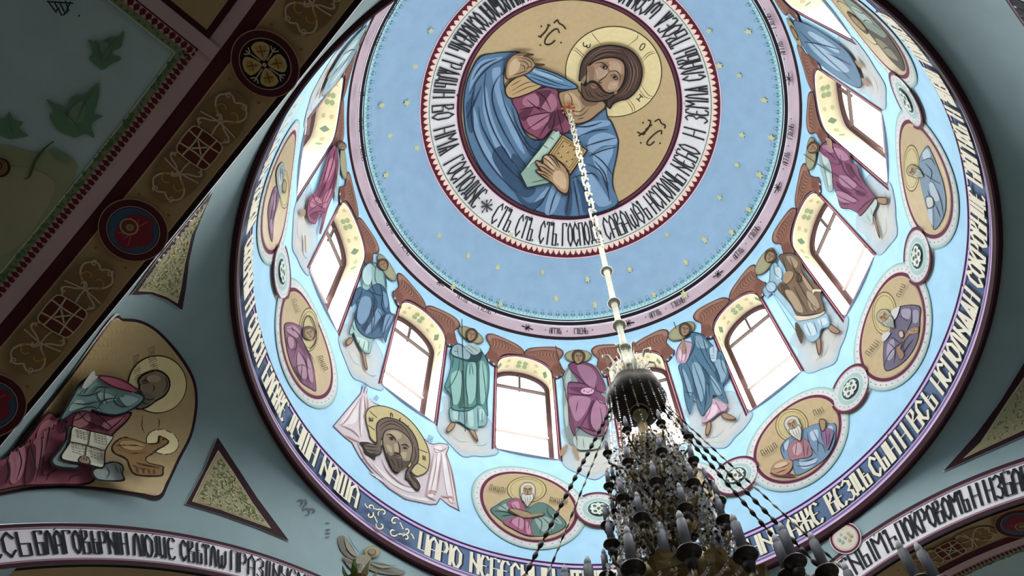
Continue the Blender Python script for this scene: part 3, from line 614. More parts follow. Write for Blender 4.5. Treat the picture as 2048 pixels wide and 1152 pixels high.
M.p('beard', '#9a6f58', '1124 545 1150 540 1164 560 1150 572 1128 562'); M.l('beard', '#231812', 1.4, '1118 528 1140 520 1170 535 1180 560 1170 575', '1122 548 1145 553 1160 568', '1085 570 1100 610 1130 640', '1110 580 1130 620 1170 645', '1150 590 1180 620 1220 635', '1190 600 1220 620 1250 620')
M.p('ear', '#8d6b50', '1100 425 1118 420 1124 445 1112 460 1100 450'); M.p('ear', '#8d6b50', '1285 590 1300 585 1300 605 1282 612')
# raised hand
SK, SKL, SKD = '#a98862', '#c9ab82', '#4a3626'
M.p('raised_hand', SKD, '552 505 556 400 598 346 650 330 735 338 738 350 680 356 735 372 750 398 812 406 810 418 752 424 738 448 700 475 620 502')
M.p('raised_hand', SK, '562 498 566 404 604 354 652 338 700 340 668 356 700 364 728 380 742 400 748 414 728 440 696 466 618 493'); M.p('raised_hand', SKL, '575 480 580 410 620 370 650 400 640 450 600 480')
M.l('raised_hand', SKD, 1.4, '640 362 690 372 728 400 722 430', '630 385 680 390 705 415 700 445', '620 350 680 345 735 342', '650 410 680 425 680 455', '690 440 715 425 735 430', '610 480 660 465 700 450')
# book and lower hand (drawn second crop: y is shifted by 658)
M.T = (840, 200, 3.292)
M.p('book', '#24302a', '874 184 946 224 835 376 770 420 862 550 696 584 642 486 742 366', sm=0); M.p('book', '#86a894', '876 194 934 227 826 370 758 424 848 544 700 574 656 484 752 370', sm=0); M.p('book', '#a9c6b2', '880 215 910 232 800 380 740 420 700 430'); M.l('book', '#34463c', 1.3, '845 235 880 258', '800 290 840 315', '725 545 835 520', '745 566 850 548', '715 430 760 400')
M.p('book_cover', '#2c2214', '935 215 1108 326 990 498 822 372', sm=0); M.p('book_cover', '#b9985c', '937 226 1096 328 986 484 834 370', sm=0, kind='gilt'); M.l('book_cover', '#5c4420', 1.1, '938 240 1080 330 984 466 850 368 938 240', '944 262 1060 335 980 446 872 366 944 262', sm=0, taper=False)
for x, y in ((935, 300), (970, 340), (1010, 320), (1050, 340), (905, 345), (1000, 385), (960, 400), (925, 370), (1020, 355), (985, 290)): M.p('book_cover', '#6d5228', circ(x, y, 8, 6)); M.p('book_cover', '#e0c890', circ(x - 4, y - 4, 4, 5))
M.p('lower_hand', '#33241a', '968 632 915 612 862 552 812 520 765 486 750 460 770 452 748 408 760 392 790 395 800 366 835 350 880 362 905 390 950 430 982 480 988 560')
M.p('lower_hand', SK, '962 612 920 600 868 545 815 508 772 478 764 462 800 470 757 410 764 400 806 420 806 372 834 360 874 370 898 396 944 438 972 484 976 560'); M.p('lower_hand', SKL, '880 470 930 470 960 530 950 590 900 560 870 520'); M.p('lower_hand', SKL, '815 375 845 375 890 440 860 450')
M.l('lower_hand', '#3a281c', 1.7, '756 398 800 412 850 450 880 470', '750 430 800 440 845 470 870 490', '760 458 810 472 850 500', '800 370 840 400 890 450', '830 356 870 390 905 440', '768 484 810 492 850 520', '862 362 895 400 920 450', '940 420 960 450 965 480')
M.end({'mantle_fold': 'mantle', 'tunic_fold': 'tunic', 'book_cover': 'book', 'halo_letter': 'halo', 'beard': 'face', 'ear': 'face'})

# ================================================================ ANGELS BETWEEN THE WINDOWS
GAIN = .84      # drum mural colours toned down to offset the stronger light there
def wing(A, az, sg, part='wing'):
    uc = -radians(az) * 5; Q = lambda pts: [(uc + sg * x, y) for x, y in pts]
    A.p(part, '#452a28', Q([(.40, 16.75), (.46, 17.05), (.36, 17.30), (.34, 17.50), (.42, 17.64), (.56, 17.70), (.84, 17.65), (1.15, 17.51), (1.30, 17.29), (1.28, 17.10), (1.0, 17.02), (.80, 16.86), (.68, 16.60), (.65, 16.28), (.55, 16.24), (.42, 16.38), (.34, 16.55)]))
    A.p(part, '#a06a56', Q([(.42, 16.77), (.48, 17.05), (.385, 17.30), (.365, 17.49), (.44, 17.615), (.56, 17.672), (.84, 17.62), (1.13, 17.485), (1.275, 17.28), (1.26, 17.10), (.98, 17.03), (.78, 16.87), (.66, 16.60), (.64, 16.34), (.55, 16.30), (.44, 16.42), (.37, 16.57)]))
    A.p(part, '#b4866e', Q([(.41, 17.32), (.39, 17.47), (.46, 17.585), (.56, 17.63), (.84, 17.585), (1.1, 17.46), (1.2, 17.33), (.9, 17.46), (.62, 17.5), (.50, 17.45), (.47, 17.34)]))
    A.l(part, '#6b3f34', .013, *[Q([(.50 + .075 * i, 17.47 - .004 * i * i * (i > 5)), (.53 + .08 * i, 17.28 - .002 * i * i), (.50 + .062 * i, 16.98 + .018 * i)]) for i in range(10)])
    A.l(part, '#c49a80', .010, *[Q([(.535 + .075 * i, 17.44 - .004 * i * i * (i > 5)), (.565 + .08 * i, 17.27 - .002 * i * i), (.535 + .062 * i, 17.02 + .018 * i)]) for i in range(9)])
    A.l(part, '#6b3f34', .013, *[Q([(.44 + .03 * i, 16.98 - .02 * i), (.42 + .036 * i, 16.68), (.40 + .036 * i, 16.40 - .01 * i)]) for i in range(7)]); A.l(part, '#5c3028', .014, Q([(.50, 17.46), (.7, 17.5), (.95, 17.43), (1.22, 17.27)]))
    for i in range(5): A.p(part, '#c9d4e6' if i % 2 else '#4c5878', Q([(.35 + .06 * i, 16.50 - .05 * i), (.37 + .06 * i, 16.36 - .04 * i), (.41 + .06 * i, 16.48 - .05 * i)]), sm=0)
def angel(az, label, halo=(0, 17.22, .33), wings=(-1, 1)):
    uc = -radians(az) * 5; A = Art('angel_painting', label, 'mural', s_drum, group='angels painted between the drum windows', step=.11)
    cl = [(-.72, 13.55), (-.55, 13.85), (-.60, 14.3), (-.2, 14.4), (.3, 14.35), (.6, 14.1), (.62, 13.6), (.78, 13.2), (.5, 12.95), (.25, 12.85), (0, 12.7), (-.3, 12.88), (-.6, 13.1)]
    A.p('cloud', '#b9d4e4', [(uc + x * .93, y) for x, y in cl]); A.p('cloud', '#c4d4da', [(uc + x * .8, 13.45 + (y - 13.55) * .8) for x, y in cl]); A.p('cloud', '#d2d4cc', [(uc + x * .5, 13.3 + (y - 13.55) * .5) for x, y in cl])
    A.l('cloud', '#8fb0cc', .025, [(uc + x * .93, y) for x, y in cl[4:] + cl[:1]], [(uc - .3, 13.2), (uc - .1, 13.1), (uc + .1, 13.2)], [(uc + .2, 13.15), (uc + .4, 13.25), (uc + .5, 13.4)])
    for sg in wings: wing(A, az, sg, 'wing#%d' % sg)
    x, y, r = halo
    A.p('halo', '#4a4a2c', circ(uc + x, y, r, 28, r * .93)); A.p('halo', '#a9a777', circ(uc + x, y, r - .02, 28, r * .93 - .02), kind='gilt'); A.p('halo', '#bdb98a', circ(uc + x, y, r - .07, 28, r * .93 - .07), kind='gilt')
    A.surf = px_drum; A.step = 10
    return A
SKB = '#3c2a20'
def head(A, x, y, r, t=0.0, hair='#5c4632'):
    """small painted head of radius r at x, y in the figure's drawing units; t leans it"""
    c, s = cos(t), sin(t); Q = lambda pts: [(x + (a * c - b * s) * r, y + (a * s + b * c) * r) for a, b in pts]
    A.p('head', '#2c2018', Q([(-1, .2), (-1.05, -.5), (-.5, -1.1), (.3, -1.15), (1, -.6), (1.05, .2), (.7, .8), (.2, 1.15), (-.4, 1.05), (-.8, .7)])); A.p('head', hair, Q([(-.92, .2), (-.96, -.5), (-.45, -1.02), (.3, -1.06), (.92, -.55), (.95, .2), (.6, .7), (0, .8), (-.7, .6)]))
    A.p('head', SKN, Q([(-.62, -.2), (-.4, -.62), (.1, -.72), (.5, -.5), (.66, 0), (.5, .6), (.1, 1.02), (-.3, .95), (-.58, .45)]))
    A.l('head', SKB, max(.7, r * .05 * (1 if A.T is None else 1 / A.T[2] * 1.6)), Q([(-.45, -.2), (-.2, -.3), (0, -.18)]), Q([(.15, -.2), (.35, -.3), (.52, -.18)]), Q([(.08, -.2), (.02, .2), (-.08, .25), (.1, .28)]), Q([(-.15, .55), (.05, .5), (.25, .56)]), Q([(-.4, -.08), (-.22, -.12), (-.08, -.06)]), Q([(.18, -.06), (.33, -.12), (.46, -.06)]))
def robe(A, part, dark, base, light, outline, lights, folds, w=1.1, deep=None, deeps=()):
    A.p(part, dark, outline)
    o = A.data(outline); cx = sum(p[0] for p in o) / len(o); cy = sum(p[1] for p in o) / len(o)
    T = A.T; A.T = None; A.p(part, base, [(cx + (x - cx) * .965, cy + (y - cy) * .975) for x, y in o]); A.T = T
    for d in deeps: A.p(part, deep, d)
    for d in lights: A.p(part, light, d)
    if folds: A.l(part + '_fold', dark, w, *folds)

# angel A: purple cloak, staff
a = angel(89.1, 'angel in a plum cloak with a thin staff, just left of the chandelier top')
a.T = (840, 600, 4.114)
a.p('foot', SKN, '1145 1300 1155 1250 1205 1205 1215 1225 1190 1270 1160 1300'); a.p('foot', SKN, '1255 1215 1280 1225 1300 1280 1310 1330 1290 1320 1265 1270')
a.p('under_robe', '#7b9390', '1170 800 1185 620 1230 560 1300 530 1450 560 1550 760 1590 900 1560 1000 1540 1130 1500 1200 1370 1180 1250 1210 1190 1090 1175 950'); a.p('under_robe', '#a9c0b8', '1185 800 1200 640 1235 590 1240 700 1225 900 1210 1060 1190 1000'); a.p('under_robe', '#b4c6bc', '1270 1140 1480 1170 1490 1230 1380 1250 1290 1240'); a.l('under_robe', '#52686a', 1, '1200 700 1190 900', '1340 1160 1350 1240', '1420 1170 1430 1240', '1290 1150 1290 1240')
robe(a, 'cloak', '#3e1a38', '#7e4869', '#a27290', '1215 560 1290 525 1380 535 1450 580 1510 680 1530 760 1490 790 1560 860 1550 960 1540 1100 1490 1145 1390 1125 1290 1070 1270 1140 1230 1050 1215 900 1215 700 1300 690',
     ['1290 560 1400 570 1460 660 1440 740 1360 700', '1230 820 1400 830 1360 950 1290 1020 1250 950', '1450 850 1520 880 1530 980 1490 1090 1430 1080 1400 980'],
     ['1230 590 1300 650 1370 720 1440 770', '1225 700 1300 700 1380 720', '1220 790 1300 800 1430 810', '1440 820 1400 920 1320 1060 1270 1130', '1440 810 1490 870 1560 870', '1460 660 1450 760 1540 790', '1290 1060 1400 1090 1500 1120', '1420 880 1400 1000 1420 1110', '1300 850 1280 950', '1480 900 1500 1010 1480 1100'], 1.1, '#61304f', ['1400 870 1440 850 1430 1000 1440 1100 1390 1080 1380 980', '1225 740 1340 740 1430 790 1300 780'])
a.p('medal', '#5c2c4c', circ(1378, 772, 60, 16, 32)); a.p('medal', '#d8a9c4', circ(1378, 772, 55, 16, 27)); a.l('medal', '#5c2c4c', .9, '1350 760 1350 785', '1335 772 1362 772', '1375 760 1375 785 1392 780 1392 762', '1402 760 1420 762 1405 772 1422 782')
head(a, 1303, 492, 52, .02); a.l('staff', '#5c4238', 1.4, '1113 400 1160 620 1215 880 1290 1180', sm=0, taper=False)
a.end({'cloak_fold': 'cloak', 'medal': 'cloak'})
# angel B: teal robe
a = angel(119.1, 'angel in a long teal robe with a staff, left of the centre window', halo=(-.06, 17.18, .34))
a.T = (840, 600, 4.114)
a.p('foot', '#5c4436', '205 1080 235 1030 262 1020 282 1040 260 1080 225 1108 206 1102'); a.p('foot', SKN, '212 1078 240 1036 262 1028 274 1042 252 1076 222 1098'); a.p('foot', '#5c4436', '395 1085 425 1080 450 1110 470 1170 455 1185 430 1150'); a.p('foot', SKN, '405 1092 425 1088 446 1118 460 1165 436 1140')
robe(a, 'under_robe', '#2c4e58', '#7fb0b2', '#a6cecd', '232 900 330 920 470 880 540 930 545 1000 530 1050 470 1060 465 1085 400 1080 310 1020 240 1010', ['260 930 300 935 300 1000 260 990', '380 930 420 920 430 1050 390 1050', '480 920 520 930 510 1000 480 1000'], ['310 930 305 1010', '375 930 372 1040', '465 900 468 1060', '500 930 500 1030'])
robe(a, 'robe', '#1c3c40', '#4f8a86', '#86b9b1', '255 395 300 375 360 400 420 420 470 400 520 470 545 520 562 600 560 740 545 850 550 975 520 930 480 880 400 930 300 935 240 905 235 800 185 740 215 650 240 540 228 450',
     ['240 640 300 600 330 650 310 850 260 880 245 780', '380 560 440 540 450 640 440 820 390 880 370 760', '480 540 530 560 540 700 520 860 485 850'],
     ['310 480 300 600 240 720 195 745', '400 540 395 640', '410 540 425 640', '345 560 330 700', '455 480 458 700 455 880', '500 540 520 700 540 930', '230 700 250 850 250 900', '370 540 360 700 380 850 370 920', '310 900 400 910 470 870', '260 480 250 580'], 1.1, '#34665f', ['310 640 345 620 345 860 300 900', '440 560 480 560 480 840 450 860'])
a.p('bodice', '#24464e', '250 400 300 378 350 400 430 460 500 450 480 520 400 530 300 500 240 470'); a.p('bodice', '#8fb4bc', '258 405 300 388 345 408 370 440 400 470 380 510 300 490 246 462'); a.p('bodice', '#a9c4c4', '350 405 420 375 480 420 470 460 420 470'); a.l('bodice', '#34565e', .9, '290 400 300 490', '360 400 440 470', '380 385 470 450', '260 440 300 450')
head(a, 410, 310, 48, .25); a.l('staff', '#2c3a40', 1.3, '328 180 340 650 354 1110', sm=0, taper=False)
a.end({'robe_fold': 'robe', 'under_robe_fold': 'under_robe', 'bodice': 'robe'})
# angel E: blue cloak over pink
a = angel(59.1, 'angel in a blue cloak over pink, just right of the chandelier top', halo=(-.03, 17.15, .36))
a.T = (1180, 600, 4.114)
a.p('foot', '#5c4030', '955 1110 965 1040 985 1010 1005 1020 1005 1080 985 1130 965 1135'); a.p('foot', SKN, '963 1105 972 1045 987 1022 998 1030 996 1078 978 1122'); a.p('foot', '#5c4030', '1088 958 1120 940 1170 960 1215 990 1205 1008 1150 1005 1100 985'); a.p('foot', SKN, '1098 960 1122 948 1168 966 1202 990 1150 996 1106 980')
robe(a, 'under_robe', '#7a5470', '#c9a3b8', '#e4c8d4', '720 430 765 350 800 350 860 380 900 500 1000 800 1140 880 1130 930 1080 945 1000 1010 940 1035 930 1000 960 950 840 800 770 550 720 510', ['740 440 780 400 800 440 780 510 745 500', '990 900 1050 880 1050 950 980 1000'], ['750 400 770 450 760 530', '790 380 800 450 790 520', '1040 850 1080 920 1110 1000', '1010 880 990 950 950 1000'])
robe(a, 'cloak', '#16304a', '#4a7590', '#7ea4ba', '835 290 880 280 940 300 985 350 1030 400 1010 440 1100 440 1140 560 1160 650 1110 720 1130 800 1150 870 1090 840 1030 800 1010 880 960 950 935 975 900 920 870 820 850 880 830 965 790 850 770 700 735 560 800 530 830 460 850 380',
     ['850 560 900 540 950 640 960 760 930 860 890 780', '1040 520 1110 520 1140 620 1100 700 1080 640', '880 320 930 320 990 400 950 420 890 400', '770 600 800 620 850 760 830 800', '1000 640 1060 700 1100 790 1050 790'],
     ['850 500 900 640 940 760 960 900', '800 520 850 640 900 800 930 900', '870 480 960 600 1060 740 1120 840', '760 560 790 700 830 830', '940 320 960 400 985 480', '880 330 860 430 810 520', '1010 440 1000 500 1060 600 1090 720', '960 700 970 820 950 940', '900 360 960 500 1050 640', '1090 470 1100 560 1140 640', '990 700 1000 820', '790 780 870 790'], 1.1, '#2f5670', ['930 560 980 620 1000 720 960 700', '850 640 880 720 900 840 870 790', '1070 560 1090 640 1070 700 1040 620'])
a.p('hand', SKN, '770 340 790 370 800 430 785 470 770 430'); a.p('hand', '#a9c4d4', '1005 415 1040 405 1060 430 1050 520 1015 520 1000 450'); a.l('hand', '#34506a', .9, '1010 480 1040 480', '1010 500 1040 500', '1030 410 1035 460')
head(a, 795, 265, 50, .15); a.l('staff', '#3c4438', 1.3, '703 205 722 260', sm=0, taper=False)
a.end({'cloak_fold': 'cloak', 'under_robe_fold': 'under_robe'})
# angel F: brown cloak
a = angel(29.1, 'angel in a brown cloak over pale blue robe, at the right', halo=(-.08, 17.16, .36))
a.T = (1440, 440, 3.84)
a.p('foot', '#5c4030', '845 830 870 805 920 840 945 865 925 885 870 870'); a.p('foot', SKN, '852 832 872 815 916 846 934 866 920 876 872 862'); a.p('foot', '#5c4030', '750 930 775 908 795 930 795 1010 782 1050 765 1030'); a.p('foot', SKN, '758 932 775 918 787 934 787 1008 778 1036')
robe(a, 'under_robe', '#4a7088', '#9cc4d6', '#c4e0e8', '400 370 440 330 470 420 500 500 560 640 640 780 820 720 865 780 860 830 800 850 780 920 715 950 650 860 610 800 430 580 370 600 340 540 390 480', ['440 380 480 380 490 450 450 460', '660 820 720 800 760 880 700 900', '770 780 830 760 850 800 800 820'], ['430 350 440 420 480 460', '680 800 720 900', '740 790 770 880', '790 770 810 840', '380 500 420 540 440 580', '430 590 560 800 660 950'])
robe(a, 'cloak', '#2c2018', '#76614a', '#a89276', '470 290 530 262 590 268 640 320 670 400 710 460 760 500 800 550 800 600 820 660 820 720 740 735 620 745 560 660 500 590 460 540 480 490 530 480 540 420',
     ['530 290 580 290 620 340 600 380 560 340', '520 560 580 560 640 650 660 720 600 700', '690 560 750 590 790 680 720 700', '640 420 690 470 750 560 700 540'],
     ['560 300 600 400 640 440', '500 300 530 400 540 480', '590 520 640 620 700 720', '600 440 640 520 720 650 790 700', '470 540 560 640 610 730', '640 340 660 420 740 540 740 580', '600 400 650 440 640 480 600 480', '720 660 760 720'], 1.1, '#564434', ['480 520 540 510 600 640 640 740 560 650', '610 420 650 450 650 490 610 480'])
a.p('cloak', '#d8ccb0', '600 750 700 752 800 728 825 712 825 728 760 762 640 785 612 775'); a.p('cloak', '#e0d2b4', '740 580 742 545 800 545 800 560 755 560'); a.p('cloak', '#54432f', '612 800 660 880 652 968 615 900 600 830')
a.p('orb', '#3c6078', circ(415, 528, 42, 16)); a.p('orb', '#a3cce0', circ(415, 528, 37, 16)); a.l('orb', '#e0eef4', .9, '400 500 420 530 440 545'); a.p('hand', SKN, '520 425 560 405 590 420 580 460 540 500 515 480')
head(a, 412, 292, 46, .5); a.end({'cloak_fold': 'cloak', 'under_robe_fold': 'under_robe'})
# angel G: plum cloak on the right
a = angel(-.9, 'angel in a plum cloak between windows at the far right of the drum', halo=(-.02, 17.15, .36))
a.T = (1540, 200, 3.84)
a.p('foot', '#5c4030', '838 745 920 745 928 775 915 805 850 792'); a.p('foot', SKN, '845 755 912 753 918 775 908 795 855 784'); a.p('foot', '#5c4030', '810 880 830 900 870 1040 862 1060 840 1000'); a.p('foot', SKN, '815 892 828 908 860 1030 842 990')
robe(a, 'under_robe', '#5c7c80', '#a3bfc0', '#c9dad6', '400 390 440 380 490 500 500 600 500 700 455 690 420 580 400 480', ['420 410 450 410 470 480 430 490', '450 560 480 570 490 650 465 640'], ['410 420 450 560 470 680', '430 500 480 540'])
a.p('under_robe', '#b4ccc8', '730 890 800 790 840 760 850 800 820 870 810 950 760 930'); a.l('under_robe', '#6d8a8c', .9, '770 880 800 940', '800 830 820 900')
robe(a, 'cloak', '#3a1a30', '#864a6a', '#ab7794', '400 370 440 320 500 318 580 350 640 400 650 470 700 500 720 570 760 640 830 730 835 760 730 890 700 870 640 840 570 830 540 740 510 650 505 560 480 460 430 420',
     ['520 360 600 390 640 450 580 460 540 420', '560 580 640 590 700 650 660 680 580 650', '540 700 620 720 700 770 640 790 560 770', '430 350 490 345 520 400 450 390'],
     ['500 330 530 400 570 490 500 480', '570 420 600 540 700 640 790 710', '520 560 600 620 700 700 800 750', '520 640 600 700 720 780', '540 730 620 770 700 800', '640 480 680 560 740 640', '420 360 480 400 540 460', '700 870 760 800 830 750', '560 800 640 800'], 1.1, '#602c4c', ['600 480 650 500 680 590 640 570', '530 620 580 660 660 720 570 690', '700 690 770 720 740 740 690 720'])
a.p('hand', SKN, '470 290 500 300 510 360 485 360 470 330'); head(a, 362, 365, 44, .9); a.l('staff', '#5c3c38', 1.2, '290 415 380 480 560 590', sm=0, taper=False)
a.end({'cloak_fold': 'cloak', 'under_robe_fold': 'under_robe'})
# angel C: blue cloak, left
a = angel(149.1, 'angel in a deep blue cloak over pale green, left part of the drum', halo=(-.02, 17.15, .36))
a.T = (520, 560, 4.8)
a.p('foot', '#5c4030', '795 600 840 560 875 575 870 600 830 640 800 645'); a.p('foot', SKN, '808 605 842 570 864 580 858 600 824 632'); a.p('foot', '#5c4030', '950 690 975 690 1010 850 1000 880 980 850'); a.p('foot', SKN, '958 698 972 700 1002 850 988 845')
robe(a, 'under_robe', '#3c6468', '#8fbcb8', '#b9d8cc', '950 -20 975 -130 1040 -160 1100 -150 1160 -80 1190 0 1200 100 1180 250 1090 560 1060 600 1030 720 960 700 900 600 870 520 850 540 830 520 860 430 900 300 960 80', ['980 -80 1030 -100 1040 0 990 60', '900 560 1000 600 1010 690 950 660'], ['1000 -140 1010 0 1040 100', '1090 -130 1080 0 1120 80', '930 590 920 640', '980 600 960 690', '1020 600 1010 700', '860 440 880 500'])
robe(a, 'cloak', '#14283c', '#3c6284', '#6d93b4', '935 75 1000 110 1060 60 1130 50 1190 120 1215 220 1230 320 1275 350 1250 430 1210 530 1180 620 1150 570 1050 580 960 545 900 470 878 370 895 290 930 240 900 220 840 270 870 170 890 110',
     ['940 190 1020 180 1040 260 1000 380 940 440 900 370', '1070 330 1110 290 1140 350 1080 440 1020 520 980 520', '1180 360 1250 370 1200 470 1150 520', '1150 130 1190 160 1200 260 1170 280'],
     ['1040 130 1070 200 1060 300 990 430 960 520', '1070 160 1090 260 1040 400 960 520', '1130 60 1150 160 1140 260 1180 330 1230 330', '950 100 930 170 880 230', '1060 300 1070 400 1040 540', '1180 330 1120 420 1060 520', '1230 350 1180 460 1150 570', '900 300 890 380 930 460', '1000 110 1080 150 1160 170', '1100 300 1150 400 1120 540'], 1.1, '#274766', ['1040 180 1070 220 1050 330 1030 290', '1120 400 1180 340 1170 400 1120 480', '950 460 1010 420 1000 480 960 500'])
a.T = (520, 340, 4.8)
a.l('sash', '#2f5068', 1.4, '1030 930 1040 1100 1080 1200', '1160 1000 1180 1100 1170 1200', '960 1010 990 920 1040 905 1090 960'); a.p('cuff', '#a9cfd2', '952 1000 985 935 1030 915 1040 1010 1030 1100 990 1120 958 1080'); head(a, 1150, 925, 52, -.5)
a.l('staff', '#3c4c58', 1.2, '1040 1330 1040 1560', sm=0, taper=False)
a.end({'cloak_fold': 'cloak', 'under_robe_fold': 'under_robe', 'sash': 'cloak'})
# angel D: plum cloak, far left
a = angel(179.1, 'angel in a crimson cloak between the narrow windows at the far left', halo=(.02, 17.15, .36))
a.T = (520, 340, 4.8)
a.p('foot', SKN, '355 390 400 375 410 400 400 440 365 440'); a.p('foot', SKN, '395 640 408 640 412 780 402 785')
robe(a, 'under_robe', '#4a7078', '#a3c4c4', '#c4dcd6', '680 -230 720 -200 740 -60 735 60 720 260 700 300 685 200 640 100 620 -60', ['700 -120 720 -80 725 100 705 160'], ['700 -180 715 0 700 200', '690 -100 680 60'])
robe(a, 'cloak', '#3c1428', '#94466a', '#b8708e', '690 -250 640 -180 600 -80 560 60 520 180 490 220 440 260 420 340 415 430 440 500 500 520 540 430 560 480 535 600 560 600 620 380 680 220 710 60 725 -60 715 -180',
     ['620 -80 670 -120 690 -40 650 60 600 120 590 20', '460 280 520 260 560 330 480 360 440 340', '600 220 660 180 640 280 590 370 560 340'],
     ['690 -200 660 -60 600 120 500 320', '700 -100 680 60 620 220 540 400', '450 300 520 340 600 380', '430 400 500 350 620 300', '440 440 520 400 580 400', '470 240 500 310 560 330', '640 -160 600 0 560 120', '700 30 660 200 600 330', '520 490 560 420 600 400', '540 590 570 500'], 1.1, '#6d2c4c', ['560 120 600 160 560 260 510 250', '440 430 500 400 530 420 490 480'])
a.T = (480, 100, 4.8); head(a, 945, 920, 40, -1.0); a.end({'cloak_fold': 'cloak', 'under_robe_fold': 'under_robe'})
# angels at the upper right and upper left, seen very steeply
for az, lab, c1, c2, c3 in ((-30.9, 'angel in grey blue robes beside the uppermost right window', '#1c3450', '#5c82a0', '#93b4cc'), (209.1, 'angel in pale teal robes high on the left side of the drum', '#34565e', '#86acb4', '#b4ccd0')):
    a = angel(az, lab); a.surf = s_drum; a.step = .11; a.T = None; uc = -radians(az) * 5; Q = lambda d: [(uc + x, y) for x, y in d]
    robe(a, 'robe', c1, c2, c3, Q([(-.3, 16.9), (.3, 16.9), (.45, 16.2), (.5, 15.2), (.4, 14.0), (.2, 13.7), (-.2, 13.7), (-.42, 14.1), (-.48, 15.2), (-.42, 16.2)]), [Q([(-.2, 16.2), (0, 16.3), (.05, 15), (-.1, 14.2), (-.3, 15)]), Q([(.2, 16), (.35, 15.6), (.3, 14.4), (.15, 14.6)])], [Q([(-.1, 16.7), (.1, 15.6), (.3, 14.2)]), Q([(.15, 16.7), (-.1, 15.6), (-.3, 14.3)]), Q([(0, 15.2), (.05, 14)])], .03)
    a.p('foot', SKN, circ(uc - .15, 13.5, .07, 10, .16)); a.p('foot', SKN, circ(uc + .2, 13.45, .07, 10, .16)); a.p('head', '#5c4632', circ(uc, 17.2, .17, 14, .19)); a.p('head', SKN, circ(uc, 17.17, .12, 14, .15)); a.end({'robe_fold': 'robe'})

# ================================================================ PROPHET MEDALLIONS, ROSETTES, MANDYLION
VM = 11.82; GAIN = .88
def rosette(az, label):
    uc = -radians(az) * 5; A = Art('rosette_ornament', label, 'painted ornament', s_drum, group='small rosettes between the saint medallions', step=.11, lay=0)
    A.k = 0
    for r, c in ((.50, '#b9d8d4'), (.47, '#dcdfdf')): A.p('ring', c, circ(uc, VM, r, 36), sm=0)
    A.k = 26
    for r, c in ((.41, '#dcdfdf'), (.30, '#a9cfc8'), (.225, '#dfe8e4'), (.205, '#3a5a5c')): A.p('ring' if r > .21 else 'centre', c, circ(uc, VM, r, 36), sm=0)
    for t0, t1 in ((-4, 128), (176, 308)):      # the maroon line winds on from one medallion to the next
        for r0, r1, c in ((.405, .425, '#d9a9b8'), (.42, .47, '#64243a')):
            n = 20; q = [radians(t0 + (t1 - t0) * i / n) for i in range(n + 1)]
            A.put('winding_line', [(uc + r0 * cos(t), VM + r0 * sin(t)) for t in q] + [(uc + r1 * cos(t), VM + r1 * sin(t)) for t in q], [(i, i + 1, n + 2 + i, n + 1 + i) for i in range(n)], c)
    V = []; F = []
    for i in range(20):
        t = 2 * pi * i / 20; k = len(V); V += [(uc + .355 * cos(t) + .014 * cos(q), VM + .355 * sin(t) + .014 * sin(q)) for q in (0, 1.57, 3.14, 4.71)]; F.append((k, k + 1, k + 2, k + 3))
    A.put('dot', V, F, '#8a8494')
    for i in range(4):
        t = pi / 4 + i * pi / 2; A.p('centre', '#dfe8dc', circ(uc + .10 * cos(t), VM + .10 * sin(t), .075, 10)); A.p('centre', '#4c6c62', circ(uc + .10 * cos(t), VM + .10 * sin(t), .035, 8)); A.p('centre', '#dfe8dc', circ(uc + .14 * cos(t + pi / 4), VM + .14 * sin(t + pi / 4), .03, 6))
    A.p('centre', '#6a7c54', circ(uc, VM, .035, 8)); A.end({'dot': 'ring'})
def medallion(az, label):
    uc = -radians(az) * 5; A = Art('saint_medallion', label, 'mural', s_drum, group='round saint medallions under the windows', step=.11, lay=9); c = lambda r: circ(uc, VM, r, 64)
    A.ring('frame', '#8fbcb4', c(1.085), c(1.065)); A.ring('frame', '#b4d6d0', c(1.065), c(1.03)); A.ring('frame', '#dcdfde', c(1.03), c(.94)); A.ring('frame', '#e2bcc8', c(.94), c(.925)); A.ring('frame', '#64243a', c(.925), c(.865)); A.ring('frame', '#d9a9a4', c(.865), c(.85))
    V = []; F = []
    for i in range(44):
        t = 2 * pi * i / 44; k = len(V); V += [(uc + .985 * cos(t) + .014 * cos(b), VM + .985 * sin(t) + .014 * sin(b)) for b in (0, 1.57, 3.14, 4.71)]; F.append((k, k + 1, k + 2, k + 3))
    A.put('dot', V, F, '#7d7488')
    A.p('gold_ground', '#c3a978', c(.85), sm=0, kind='gilt'); return A
def mhalo(A, x, y, rx, ry, part='halo'):
    A.p(part, '#5c4c28', circ(x, y, rx, 28, ry)); A.p(part, '#c9b878', circ(x, y, rx * .95, 28, ry * .95), kind='gilt'); A.l(part, '#8a7a44', .8, circ(x, y, rx * .82, 24, ry * .82), closed=True)
def scribble(A, part, x0, y0, x1, y1, h, n, col='#4a3c28'):
    """short painted name: n upright strokes along a line, h tall, in drawing units"""
    ds = []; L = hypot(x1 - x0, y1 - y0); nx, ny = -(y1 - y0) / L, (x1 - x0) / L
    if ny < 0: nx, ny = -nx, -ny
    for i in range(n):
        t = (i + .5) / n; x = x0 + (x1 - x0) * t; y = y0 + (y1 - y0) * t; ds.append([(x - nx * h / 2, y - ny * h / 2), (x + nx * h / 2, y + ny * h / 2)])
        if i % 2 == 0 and i < n - 1: t2 = (i + 1.5) / n; x2 = x0 + (x1 - x0) * t2; y2 = y0 + (y1 - y0) * t2; s = (-1, 0, 1)[i // 2 % 3]; ds.append([(x + nx * h * .5 * s, y + ny * h * .5 * s), (x2 + nx * h * .5 * s, y2 + ny * h * .5 * s)])
    A.l(part, col, .9, *ds, taper=False)
def pxm(A, *T): A.surf = px_drum; A.step = 10; A.T = T
